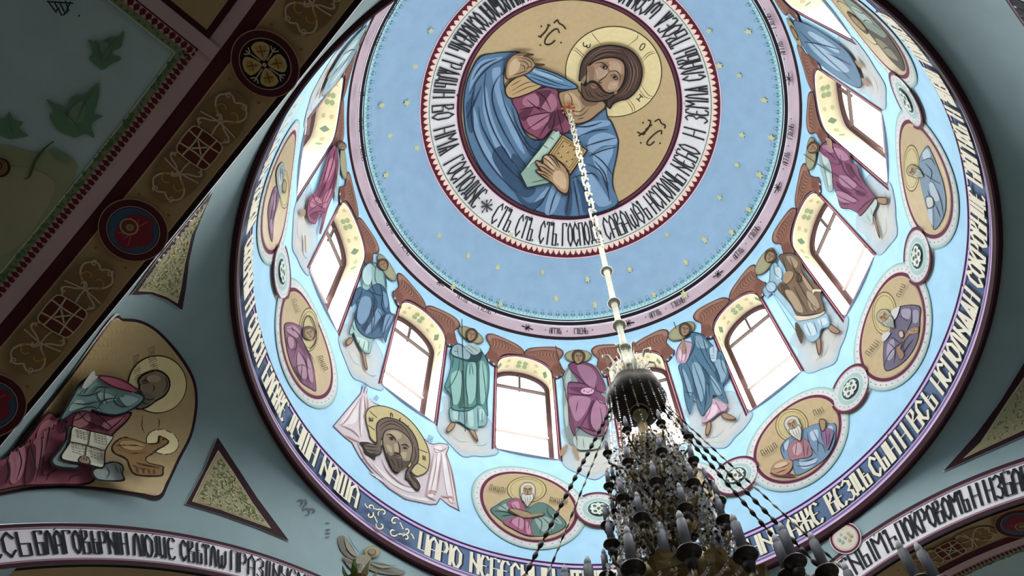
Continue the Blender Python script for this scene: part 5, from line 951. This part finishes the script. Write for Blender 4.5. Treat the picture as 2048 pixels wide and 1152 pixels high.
A.p('leaf', LF, '510 225 545 240 560 232 600 270 610 230 650 210 680 215 720 175 715 230 700 270 660 290 645 310 700 325 690 350 650 365 600 400 570 385 530 350 520 325 540 310 530 270'); A.p('leaf', LF, '270 570 300 580 330 600 370 610 395 660 400 590 430 550 500 540 540 500 575 475 575 560 560 610 545 650 600 665 560 690 530 720 550 790 500 770 440 790 380 770 330 740 300 690 290 660 310 650 300 610')
A.p('leaf', LF, '0 680 40 690 60 640 90 690 140 700 120 740 170 780 120 790 60 800 20 780 -40 760'); A.p('leaf', LS_, '420 620 480 580 500 640 470 700 400 700'); A.p('leaf', LS_, '580 260 630 240 640 290 600 340'); A.p('leaf', LS_, '310 850 350 870 380 890 420 940 370 920 330 900')
A.l('leaf', '#4a6c58', 1.2, '340 620 420 680 480 760', '560 500 500 580 450 700', '560 240 590 300 600 380', '700 200 640 260 600 330', '60 660 70 720 90 780'); A.l('stem', '#4a5c40', 5, '320 810 260 860 210 930 180 1010 150 1030', taper=True)
A.p('fruit', '#3a2418', circ(14, 962, 58, 20, 56)); A.p('fruit', '#7c5c3c', circ(10, 960, 48, 20, 46)); A.l('fruit', '#3a2418', 2, '-10 945 10 930 25 950 15 975'); A.l('lettering', '#203034', 2.2, '300 10 345 70', '330 5 375 85', '360 5 395 75', '395 0 415 60', '425 5 400 60', '340 60 360 40', '380 85 410 60', '290 5 440 15', taper=False); A.p('lettering', '#203034', circ(475, 85, 6, 6)); A.end()
A = Art('vault_roundel_mark', 'small dark marks on the pale vault at the right', 'mural', px_bvh('vault_right'), lay=8) if 0 else None

# ---- spandrel: evangelist with eagle
E = Art('evangelist_painting', 'painting of a haloed man in crimson with open book and eagle, lower left', 'mural', px_bvh('pend'), step=9., thick=.005, T=(0, 752, 2.88), lay=2)
out = '642 -330 700 -338 800 -328 900 -275 1000 -175 1080 -65 1122 25 1136 120 1130 220 1100 350 1030 490 970 620 917 716 800 696 600 668 400 652 200 660 60 682 -120 720 -300 760 -300 560 0 484 130 324 385 4'
E.p('frame', '#c4b8b0', out.replace('642 -330', '636 -342')); E.p('frame', '#2a161c', out)
inn = '628 -318 700 -322 795 -312 890 -262 985 -165 1064 -58 1106 30 1119 122 1112 218 1084 342 1014 480 954 610 908 690 800 680 600 650 400 636 200 642 60 664 -120 700 -280 735 -280 560 0 494 140 324 394 4'
E.p('frame', '#c4a68c', inn); E.p('gold_ground', '#a58c5c', inn.replace('628 -318', '622 -306').replace('908 690', '900 680'), kind='gilt')
E.p('halo', '#3a2c1c', circ(900, 42, 172, 40, 170)); E.p('halo', '#d8c78c', circ(900, 42, 166, 40, 164), kind='gilt')
E.p('head', '#241a14', '792 60 782 20 796 -10 830 -32 890 -48 940 -30 972 10 974 60 945 110 890 145 840 180 790 190 760 170 770 120'); E.p('head', '#83735a', '800 60 792 20 806 -2 835 -22 890 -38 934 -22 962 14 964 58 936 102 884 136 836 170 792 180 772 165 780 120'); E.p('head', '#6d6658', '790 120 830 90 880 110 880 140 830 170 785 180'); E.p('head', '#9c8a6c', '840 -10 890 -20 920 10 880 30 840 20')
E.l('head', '#2c2018', 1.6, '805 20 830 10 850 25', '812 30 835 30', '800 30 788 60 800 75', '795 90 815 92', '790 130 820 150 850 150', '800 110 850 130 880 120', '940 -10 955 40 930 90', '870 40 880 60 870 80')
E.p('robe', '#24101a', '-280 560 0 484 130 324 240 188 300 212 380 182 450 170 560 212 650 222 745 200 720 260 640 340 600 420 560 540 500 640 300 650 100 660 -120 690'); E.p('robe', '#8a4454', '-270 565 6 494 136 332 244 198 305 222 385 190 450 180 556 222 650 232 730 212 710 255 628 335 588 420 548 535 492 630 300 640 100 650 -110 680')
for d in ('180 300 240 230 300 260 250 340 230 450 200 560 170 480', '30 480 100 400 130 480 100 600 40 640', '420 220 480 200 500 260 450 300 400 300', '560 280 650 240 700 240 620 310'): E.p('robe', '#ac6a76', d)
for d in ('140 440 180 420 170 600 120 640', '350 200 400 200 380 300 340 330', '520 250 580 240 560 290 520 300', '230 480 270 470 260 560 220 600', '-60 600 20 520 20 640 -60 660'): E.p('robe', '#5c2838', d)
E.l('robe_fold', '#24101a', 2.2, '130 330 150 450 170 560 150 640', '190 270 210 400 190 560 170 640', '260 230 250 330 230 450', '340 200 350 280 330 340', '420 190 470 260 560 300 600 330', '520 210 580 260 620 300', '700 220 640 280 580 330', '60 420 90 520 60 640', '300 560 250 600 230 640', '440 590 380 610 360 640', '0 500 20 580 0 650', '480 200 440 240 400 260')
E.p('upper_garment', '#1c2c30', '290 205 320 150 360 70 390 10 440 -30 470 -50 540 -30 640 20 760 70 810 95 805 135 740 185 650 222 560 214 450 172 380 182 312 218'); E.p('upper_garment', '#6a8a88', '302 200 330 152 370 74 400 18 445 -20 472 -38 536 -20 636 30 752 80 798 102 792 130 734 176 648 212 562 204 452 162 382 172 314 206')
for d in ('340 160 380 100 440 110 420 150', '520 60 600 70 640 110 560 120', '660 90 740 100 770 120 700 160'): E.p('upper_garment', '#90aea8', d)
E.l('upper_garment_fold', '#1c2c30', 1.8, '380 60 460 70 540 40', '360 110 450 120 540 100', '310 200 400 150 500 140 560 200', '560 20 560 90 600 140', '640 60 620 110 660 160 740 160', '470 -20 440 30 420 60', '520 150 560 100 640 90', '480 60 520 20 600 30')
E.p('strap', '#4a1c2c', '500 -52 600 -42 700 -5 790 62 780 76 700 52 620 28 560 0'); E.p('strap', '#a04c62', '515 -42 600 -34 694 2 770 58 700 42 622 18 566 -8'); E.p('cloth', '#a9aaa0', '400 10 440 -60 470 -80 480 -55 500 -45 460 -10 430 20')
E.p('cushion', '#1c2428', '372 300 340 310 330 380 300 440 270 480 240 530 280 570 380 580 420 560 330 500'); E.p('cushion', '#7d8a8a', '366 310 348 320 340 384 310 446 280 486 256 530 290 560 380 568 400 550 320 510'); E.p('rocks', '#242c2c', '480 590 540 545 600 525 650 535 668 570 660 600 668 648 560 655 500 640'); E.p('rocks', '#8c9694', '490 592 546 554 600 534 642 544 658 574 650 604 656 640 560 646 508 634'); E.l('rocks', '#3c4644', 1.6, '560 560 580 600 560 640', '610 545 630 600', '640 560 650 600')
E.p('book', '#1c1a14', '364 300 420 312 500 330 596 352 606 372 560 460 552 560 520 576 440 555 296 524 330 440 346 404'); E.p('book', '#d0cdb8', '372 308 420 320 500 338 590 360 598 374 552 456 543 554 518 566 440 546 306 518 338 440 354 404'); E.l('book', '#4a4638', 2, '350 406 440 425 558 462', '445 430 430 545', '470 335 455 425', taper=False)
for i in range(4):
    for x0, y0, n in ((382, 325 + i * 19, 4), (485, 350 + i * 21, 4), (350, 425 + i * 22, 4), (455, 450 + i * 24, 4)): scribble(E, 'book_writing', x0 - i * 4, y0, x0 + 78 - i * 4, y0 + 18, 10, n * 2, '#54503e')
E.p('hand', '#2c2018', '370 560 380 525 400 515 430 525 445 560 430 580'); E.p('hand', '#94806a', '378 558 387 530 402 522 424 531 436 558 426 572'); E.l('hand', '#2c2018', 1, '390 530 390 555', '404 524 406 558', '418 528 420 560')
E.p('eagle_halo', '#3a2c1c', circ(868, 390, 98, 30, 95)); E.p('eagle_halo', '#d4c690', circ(868, 390, 93, 30, 90), kind='gilt')
E.p('eagle', '#2c1c10', '590 400 640 370 700 380 780 405 836 394 846 345 868 350 900 368 905 392 885 415 835 455 800 490 765 520 775 550 860 572 862 600 845 650 700 650 660 600 640 540 570 500 560 450'); E.p('eagle', '#86643a', '600 405 640 380 700 390 780 415 842 402 854 354 890 372 894 390 874 412 826 450 792 484 756 518 768 558 850 580 850 600 836 640 706 640 670 598 648 532 580 494 570 450')
E.p('eagle', '#a58450', '620 410 700 400 760 430 700 470 620 450'); E.l('eagle', '#3a2614', 1.6, '600 470 680 490 760 480', '590 440 680 430 760 440', '680 580 720 600 760 600', '700 560 760 575 840 590', '740 600 745 635', '770 600 778 635', '800 600 806 635', '700 600 712 635', '760 200 750 280 760 330', '850 215 856 250 845 290', taper=True); E.p('eagle', '#1c1408', circ(868, 372, 6, 6))
scribble(E, 'lettering', 655, -225, 715, -60, 44, 12, '#3a3424'); scribble(E, 'lettering', 760, -270, 820, -110, 50, 12, '#3a3424')
E.end({'robe_fold': 'robe', 'upper_garment_fold': 'upper_garment', 'book_writing': 'book', 'strap': 'upper_garment'})
# triangular ornament panels
def triangle(label, T, outer, inner):
    A = Art('spandrel_panel', label, 'painted ornament', px_bvh('pend'), step=9., thick=.005, T=T, lay=2)
    A.p('frame', '#bdb4b2', outer, sm=0); T0 = A.data(outer); cx = sum(p[0] for p in T0) / len(T0); cy = sum(p[1] for p in T0) / len(T0)
    A.T = None; A.p('frame', '#2e1820', [(cx + (x - cx) * .985, cy + (y - cy) * .985) for x, y in T0], sm=0); A.T = T
    A.p('edge_line', '#b99f80', inner, sm=0); I = A.data(inner); ix = sum(p[0] for p in I) / len(I); iy = sum(p[1] for p in I) / len(I); A.T = None
    A.p('ground', '#94906a', [(ix + (x - ix) * .95, iy + (y - iy) * .95) for x, y in I], sm=0)
    J = [(ix + (x - ix) * .86, iy + (y - iy) * .86) for x, y in I]; xs = [p[0] for p in J]; ys = [p[1] for p in J]; V = []; F = []; V2 = []; F2 = []
    for i in range(900):
        x = random.uniform(min(xs), max(xs)); y = random.uniform(min(ys), max(ys))
        if not inside(x, y, J): continue
        a = random.uniform(0, pi); l = random.uniform(2, 5); w = random.uniform(.8, 1.6); VV, FF = (V, F) if random.random() < .62 else (V2, F2); k = len(VV)
        VV += [(x - l * cos(a), y - l * sin(a)), (x - w * sin(a), y + w * cos(a)), (x + l * cos(a), y + l * sin(a)), (x + w * sin(a), y - w * cos(a))]; FF.append((k, k + 1, k + 2, k + 3))
    A.put('foliage', V, F, '#5c6a40'); A.put('foliage', V2, F2, '#b4aa78'); A.end({'foliage': 'ground'})
triangle('narrow triangular foliage panel between the upper left arch and the drum', (0, 380, 2.88), '1222 -2 1180 90 1120 240 1085 400 1068 560 1046 692 960 634 860 598 745 602 900 390 1060 190', '1185 60 1100 230 1058 420 1038 560 1018 648 950 608 870 580 785 574 910 400 1070 195')
triangle('small dark triangular foliage panel at the lower left between two borders', (0, 752, 2.88), '1250 346 1330 470 1480 705 1665 958 1480 880 1260 800 1062 742 1160 560', '1252 425 1330 540 1450 735 1556 884 1440 842 1260 775 1100 728 1180 560')
triangle('triangular foliage panel at the right edge beside the drum', None, [(1885, 945), (1950, 870), (2001, 800), (2048, 723), (2120, 610), (2240, 700), (2200, 830), (2048, 873)], [(1927, 918), (1962, 884), (2014, 802), (2060, 735), (2120, 650), (2210, 720), (2170, 825), (2048, 861)])
GAIN = 1.0
# six-winged figure low on the spandrel, and small worn marks
A = Art('cherub_painting', 'faint grey winged head painted below the drum inscription, bottom left', 'mural', px_bvh('pend'), step=9., thick=.005, T=(560, 960, 6), lay=2)
for d in ('690 690 760 680 830 760 900 880 930 950 860 960 760 900 700 800', '1060 1000 1200 1000 1340 1050 1500 1110 1400 1150 1200 1130 1060 1080', '740 930 860 980 920 1040 880 1100 800 1040'): A.p('wing', '#7c7a6c', d)
for d in ('760 700 820 780 880 880 900 930 840 900 780 820', '1080 1020 1200 1020 1320 1060 1200 1070'): A.p('wing', '#92907e', d)
A.l('wing', '#54544c', 1, '700 700 740 840 860 950', '800 690 860 800 940 900', '1060 1000 1200 1030 1380 1050', '1080 1040 1240 1090 1400 1140', '720 940 800 990 900 1020'); A.p('halo', '#86805c', circ(1085, 880, 100, 24, 72)); A.p('halo', '#9a946c', circ(1085, 880, 88, 24, 60)); A.p('head', '#5c5444', circ(1075, 890, 52, 16, 42)); A.p('head', '#8a7c62', circ(1072, 888, 42, 16, 34)); A.p('body', '#8c8674', '880 980 930 930 1020 930 1060 980 1030 1040 900 1050'); A.end()
A = Art('worn_mark', 'small faded reddish mark on the grey spandrel left of the scroll ornament', 'painted mark', px_bvh('pend'), step=9., thick=.005, T=(560, 960, 6), lay=2)
A.l('mark', '#6a6264', 2, '190 270 220 240 260 250 250 300 220 310', '250 250 300 240 310 290 270 330 290 380', '270 370 310 340 350 370 330 420 290 420', '340 340 390 350 410 380 370 400', '540 520 590 520', '540 600 600 600', '540 640 600 645', '540 690 590 690'); A.end()
# round emblem at the crown of the lower right arch
az, a_, ra_, hc_, w_ = ARCH['right']; n_ = Vector((cos(az), sin(az), 0))
def px_face(x, y): d = ray(x, y); k = (a_ - EYE.dot(n_)) / d.dot(n_); return EYE + d * k, -n_
A = Art('crown_emblem', 'small round cream emblem with a maroon ring at the top of the lower right arch', 'painted ornament', px_face, lay=18)
A.p('ring', '#d9c2c8', circ(1693, 1078, 32, 30, 32)); A.p('ring', '#5a2230', circ(1693, 1078, 30, 30, 30)); A.p('ring', '#d0a9b0', circ(1693, 1078, 26, 30, 26)); A.p('disc', '#d5cdb8', circ(1693, 1078, 23, 30, 23))
for dx, dy in ((-8, -6), (6, -9), (9, 5), (-5, 9), (0, 0), (-12, 4), (12, -4)): A.p('disc', '#b9a67c' if dx > 0 else '#9db0a0', circ(1693 + dx, 1078 + dy, 3.4, 8))
A.end()

# ================================================================ CHANDELIER on the dome's axis
CH = empty('chandelier', (0, 0, 0), label='huge tiered crystal and bronze candle chandelier hanging on a long pale chain', cat='chandelier')
pale = paint('#d9d3bb', 'metal'); MATS[('#d9d3bb', 'metal')].node_tree.nodes['Principled BSDF'].inputs['Metallic'].default_value = .15
bronze = paint('#7a6844', 'dark_metal'); dark = paint('#38322a', 'dark_metal'); gold = paint('#8c7346', 'metal'); wax = paint('#85858f', 'wax'); bulb_m = paint('#dcdce4', 'wax')
gold.node_tree.nodes['Principled BSDF'].inputs['Metallic'].default_value = .45
crys = [paint('#ffffff', 'crystal'), paint('#c9ccd6', 'crystal'), paint('#2c2a2e', 'crystal'), paint('#8c8c92', 'crystal'), paint('#b79f68', 'crystal')]  # mixed bright and dark bead colours imitate the glitter of crystal
def link(z0, z1, w, turn, mat=pale, r=.017, c=(0, 0)):
    mb = MB(); zc_ = (z0 + z1) / 2; h = (z0 - z1) / 2 - w / 2; pts = []
    for i in range(13):
        a = 2 * pi * i / 12; x = w / 2 * cos(a); z = w / 2 * sin(a) + (h if sin(a) >= 0 else -h); pts.append((c[0] + x * cos(turn), c[1] + x * sin(turn), zc_ + z))
    tube(mb, pts, r, mat, 5); return mb
mb = MB(); tube(mb, [(0, 0, 21.27), (0, 0, 21.0)], .05, paint('#a56a44', 'metal'), 8)
for i in range(10): a = 2 * pi * i / 10; tube(mb, [(0, 0, 21.22), (.14 * cos(a), .14 * sin(a), 21.18), (.17 * cos(a), .17 * sin(a), 21.08)], .022, paint('#b87c54', 'metal'), 5)
mb.build('ceiling_rose', CH)
z = 21.02; k = 0
while z > 12.5:
    L = .50; link(z, z - L, .125, .3 + (pi / 2) * (k % 2), r=.02).build('chain_link', CH, smooth=True); z -= L - .07; k += 1
jo = [z + .05, 11.55, 10.5, 9.85, 9.22, 8.75]
for i, (a, b) in enumerate(zip(jo, jo[1:])):
    mb = MB(); lathe(mb, [(.02, a), (.045, a - .05), (.042, (a + b) / 2), (.045, b + .05), (.02, b)], pale, 12); mb.build('rod', CH, smooth=True)
    mb = MB(); pts = [(.075 * cos(t * pi / 8), .075 * sin(t * pi / 8), b) for t in range(17)]; tube(mb, pts, .022, pale, 6); lathe(mb, [(.045, b + .06), (.07, b), (.045, b - .06)], pale, 12); mb.build('collar', CH, smooth=True)
# crown of scrolls over the upper bowl
for i in range(9):
    a = 2 * pi * i / 9; mb = MB(); P = lambda r, z: (r * cos(a), r * sin(a), z)
    tube(mb, [P(.04, 8.35), P(.14, 8.45), P(.22, 8.62), P(.20, 8.78), P(.26, 8.92), P(.34, 8.88), P(.33, 8.78)], [.022, .024, .024, .02, .018, .016, .012], pale, 6)
    tube(mb, [P(.10, 8.5), P(.15, 8.7), P(.12, 8.85), P(.15, 8.98)], [.016, .016, .012, .006], pale, 5); mb.build('crown_scroll', CH, smooth=True)
mb = MB()
prof = [(.05, 8.52), (.18, 8.44), (.29, 8.28), (.33, 8.10), (.28, 7.93), (.15, 7.85), (.02, 7.84)]
lathe(mb, prof, dark, 60)
mb.v = [(x * (1 + .10 * abs(cos(3 * atan2(y, x)))), y * (1 + .10 * abs(cos(3 * atan2(y, x)))), z) for x, y, z in mb.v]; mb.build('upper_bowl', CH, smooth=True)
mb = MB(); lathe(mb, [(.02, 7.84), (.08, 7.80), (.09, 7.75), (.03, 7.70)], gold, 20)
tube(mb, [(.11 * cos(t * pi / 8), .11 * sin(t * pi / 8), 7.83) for t in range(17)], .012, gold, 6); mb.build('rosette', CH, smooth=True)
mb = MB(); core = [(.05, 7.7), (.06, 7.3), (.16, 7.15), (.19, 7.0), (.10, 6.9), (.14, 6.75), (.22, 6.6), (.24, 6.45), (.12, 6.3), (.14, 6.15), (.26, 6.0), (.29, 5.85), (.15, 5.7), (.16, 5.55), (.30, 5.4), (.34, 5.25), (.2, 5.1), (.25, 4.95), (.62, 4.92), (.78, 4.80), (.76, 4.62), (.45, 4.48), (.1, 4.40), (.02, 4.38)]
lathe(mb, core, bronze, 72); mb.v = [(x * (1 + .06 * cos(12 * atan2(y, x))), y * (1 + .06 * cos(12 * atan2(y, x))), z) for x, y, z in mb.v]; mb.build('baluster', CH, smooth=True)
# acanthus leaves round the swellings
for zz, rr, n in ((7.08, .18, 8), (6.5, .24, 10), (5.9, .29, 12), (5.3, .33, 14), (4.72, .78, 22), (4.95, .60, 16)):
    mb = MB()
    for i in range(n):
        a = 2 * pi * i / n; P = lambda r, z, s=0: (r * cos(a + s), r * sin(a + s), z); w = 1.1 * pi / n
        vs = [P(rr - .03, zz - .11), P(rr + .01, zz - .02, w), P(rr + .025, zz - .02), P(rr + .01, zz - .02, -w), P(rr + .025, zz + .05, w * .8), P(rr + .045, zz + .05), P(rr + .025, zz + .05, -w * .8), P(rr + .07, zz + .10)]
        mb.add(vs, [(0, 1, 2), (0, 2, 3), (1, 4, 5, 2), (2, 5, 6, 3), (4, 7, 5), (5, 7, 6)], gold if i % 2 else bronze)
    mb.build('acanthus_collar', CH)
# gilt scrolls between the tiers
for i in range(64):
    z0 = 4.7 + 2.3 * ((i * .618) % 1); a = i * 2.4; rr = .26 + .22 * (7.0 - z0) / 2.3; mb = MB()
    tube(mb, [((rr + x) * cos(a), (rr + x) * sin(a), z0 + y) for x, y in spiral2(0, 0, .085, 1.2, 5.5 if i % 2 else -5.5, 12, .8)], .013, paint('#a8935f', 'metal') if i % 3 else gold, 5); mb.build('gilt_scroll', CH, smooth=True)
# candle arms in tiers: height, reach, number, turn, size
def prototype(sz):
    pan = MB(); lathe(pan, [(.002, -.10), (.018, -.09), (.03, -.05), (.012, -.035), (.03, -.02), (.055, 0), (.052, .012), (.02, .012)], dark, 18)
    cd = MB(); lathe(cd, [(.0, .012), (.023, .012), (.023, .19), (.020, .195), (.0, .196)], wax, 12)
    bl = MB(); lathe(bl, [(.006, .195), (.014, .205), (.017, .222), (.011, .245), (.001, .262)], bulb_m, 10)
    for m in (pan, cd, bl): m.v = [(x * sz, y * sz, z * sz) for x, y, z in m.v]
    return pan, cd, bl
def me_of(mb, name): o = mb.build(name, smooth=True); me = o.data; bpy.data.objects.remove(o); return me
TIERS = [(6.98, .46, 8, 10, .95, 6.85), (6.45, .50, 9, 30, 1.05, 6.35), (5.95, .56, 10, 4, 1.2, 5.8), (5.5, .62, 10, 22, 1.35, 5.35), (5.0, .50, 6, 250, 2.0, 4.9), (4.62, .98, 14, 6, 1.8, 4.6)]
cands = []
for h, r, n, t0, sz, hr in TIERS:
    pm, cm, bm = (me_of(m, nm) for m, nm in zip(prototype(sz), ('drip_pan', 'candle', 'bulb')))
    for i in range(n): cands.append((h, r, radians(t0 + 360 * i / n), sz, hr, pm, cm, bm))
pm, cm, bm = (me_of(m, nm) for m, nm in zip(prototype(1.7), ('drip_pan', 'candle', 'bulb')))
for a, r, h in ((328, 1.78, 4.28), (331, 1.90, 4.28), (340, 1.35, 4.55), (322, 1.22, 4.6), (310, 1.10, 4.62), (207, 1.15, 4.55)): cands.append((h, r, radians(a), 1.7, 4.5, pm, cm, bm))
for h, r, a, sz, hr, pm, cm, bm in cands:
    e = Vector((r * cos(a), r * sin(a), h)); P = lambda rr, z: (rr * cos(a), rr * sin(a), z); mb = MB()
    r0 = .15 if r < .9 else .45
    tube(mb, [P(r0, hr), P(r0 + (r - r0) * .3, hr - .10 * sz), P(r0 + (r - r0) * .7, h - .22 * sz), P(r * 1.0, h - .16 * sz), P(r, h - .06 * sz)], [.02 * sz, .016 * sz, .014 * sz, .013 * sz, .012 * sz], bronze, 6)
    tube(mb, [P(r0 + (r - r0) * .5, h - .17 * sz), P(r0 + (r - r0) * .62, h - .02 * sz), P(r0 + (r - r0) * .45, h + .02 * sz), P(r0 + (r - r0) * .4, h - .06 * sz)], .009 * sz, gold, 5)
    if r > 1: # leafy scroll on the long arms
        for q in (.45, .6, .75, .88):
            c = P(r0 + (r - r0) * q, h - .22 * sz * (1 - abs(q - .6))); tube(mb, [c, (c[0], c[1], c[2] + .10), (c[0] + .07 * cos(a + 1), c[1] + .07 * sin(a + 1), c[2] + .13)], [.04, .03, .008], dark, 5)
    mb.build('candle_arm', CH, smooth=True)
    for nm, me, par in (('drip_pan', pm, None), ('candle', cm, None), ('bulb', bm, 'c')):
        o = bpy.data.objects.new(nm, me); COL.objects.link(o)
        if par: o.parent = last
        else: o.parent = CH; o.location = e
        last = o
# crystal strands and drops
mb = MB(); rnd = random.Random(3)
def bead(p, r, l=1.0):
    x, y, z = p; m = crys[rnd.choices((0, 1, 2, 3, 4), (54, 14, 14, 4, 14))[0]]
    mb.add([(x + r, y, z), (x, y + r, z), (x - r, y, z), (x, y - r, z), (x, y, z + r * l), (x, y, z - r * l)], [(0, 1, 4), (1, 2, 4), (2, 3, 4), (3, 0, 4), (1, 0, 5), (2, 1, 5), (3, 2, 5), (0, 3, 5)], m)
def strand(r0, z0, r1, z1, a0, a1, n, sag, sz):
    for i in range(n + 1):
        t = i / n; r = r0 + (r1 - r0) * t; a = a0 + (a1 - a0) * t; zz = z0 + (z1 - z0) * t - sag * 4 * t * (1 - t); bead((r * cos(a), r * sin(a), zz), sz * rnd.uniform(.7, 1.2), 1.3)
for i in range(20): a = 2 * pi * i / 20; strand(.33, 8.12, .40, 7.02, a, a + .12, 26, -.03, .013)
for i in range(18): a = 2 * pi * i / 18; strand(.24, 8.6, .33, 8.15, a, a, 10, .04, .012)
for (h, r, n, t0, sz, hr), (h2, r2, *_ ) in zip(TIERS[:4], TIERS[1:5]):
    for i in range(30): a = 2 * pi * i / 30; strand(r * .80, h - .02, r2 * .82 if r2 > .55 else r2 * .8, h2 + .02, a, a + .2, 16, .05, .017); strand(r * .62, h + .1, r2 * .7, h2, a + .1, a - .15, 14, -.05, .016)
    for i in range(n):
        a = radians(t0 + 360 * i / n); strand(r, h - .08, r, h - .08, a, a + 2 * pi / n, 12, .07, .014)
        for k in range(5): b = a + rnd.uniform(-.2, .2); bead((r * cos(b) * rnd.uniform(.9, 1.05), r * sin(b) * rnd.uniform(.9, 1.05), h - .14 - .05 * k), .018, 2.2)
for i in range(1700):
    z = rnd.uniform(4.9, 7.1); rr = .20 + .33 * (7.1 - z) / 2.2 + rnd.uniform(-.06, .08); a = rnd.uniform(0, 2 * pi); bead((rr * cos(a), rr * sin(a), z), rnd.uniform(.012, .026), rnd.choice((1, 1.5, 2.4)))
for i in range(46): a = 2 * pi * i / 46; strand(.62, 4.72, .92, 4.55, a, a + .1, 9, .06, .018)
o = mb.build('crystal_strands', CH); o['kind'] = 'stuff'
# stay chains from the upper bowl to the outer arms, beaded
for a, heavy in ((350, 0), (0, 1), (9, 1), (33, 1), (60, 0), (120, 0), (165, 0), (188, 1)):
    a = radians(a); p0 = Vector((.27 * cos(a), .27 * sin(a), 8.0)); p1 = Vector((1.66 * cos(a), 1.66 * sin(a), 4.42)); mb = MB(); n = 26
    d = (p1 - p0).normalized(); s = .016 if heavy else .009
    tube(mb, [p0, p1], s * .55, dark, 5)
    for i in range(n):
        c = p0.lerp(p1, (i + .5) / n); L = .055; tube(mb, [c - d * L, c - d * L * .3, c + d * L * .3, c + d * L], [s * .6, s * 1.5, s * 1.5, s * .6], dark if heavy or i % 2 else pale, 5)
    mb.build('stay_chain', CH, smooth=True)
    mb = MB(); P = lambda rr, z: (rr * cos(a), rr * sin(a), z); tube(mb, [P(.5, 4.5), P(.9, 4.25), P(1.4, 4.25), P(1.66, 4.42)], [.035, .03, .025, .03], bronze, 6); mb.build('stay_arm', CH, smooth=True)
# a single lamp head of a neighbouring candelabrum at the lower edge of the picture
d = ray(716, 1160); p = EYE + d * 6.2
LM = empty('candle_lamp', p, label='leafy gilt lamp head with pale candle at the bottom edge under the drum inscription', cat='lamp')
mb = MB(); lathe(mb, [(.0, -.12), (.05, -.1), (.09, -.02), (.07, .0), (.0, .0)], gold, 16)
mb.build('drip_pan', LM)
for i in range(7):
    a = 2 * pi * i / 7; mb = MB(); P = lambda r, z, s=0: (r * cos(a + s), r * sin(a + s), z); mb.add([P(.03, -.06), P(.09, .0, .3), P(.12, .03), P(.09, .0, -.3), P(.13, .09)], [(0, 1, 2), (0, 2, 3), (1, 4, 2), (2, 4, 3)], paint('#6f9a4a' if i % 2 else '#c9c79a')); mb.build('leaf', LM)
mb = MB(); lathe(mb, [(0, 0), (.035, 0), (.035, .12), (0, .125)], paint('#e0dcc8', 'wax'), 12); mb.build('candle', LM)
mb = MB(); tube(mb, [(0, 0, -.1), (.02, .05, -.5), (0, .1, -1.5), (0, .1, -1.6 - p.z)], .02, bronze, 6); mb.build('stem', LM)
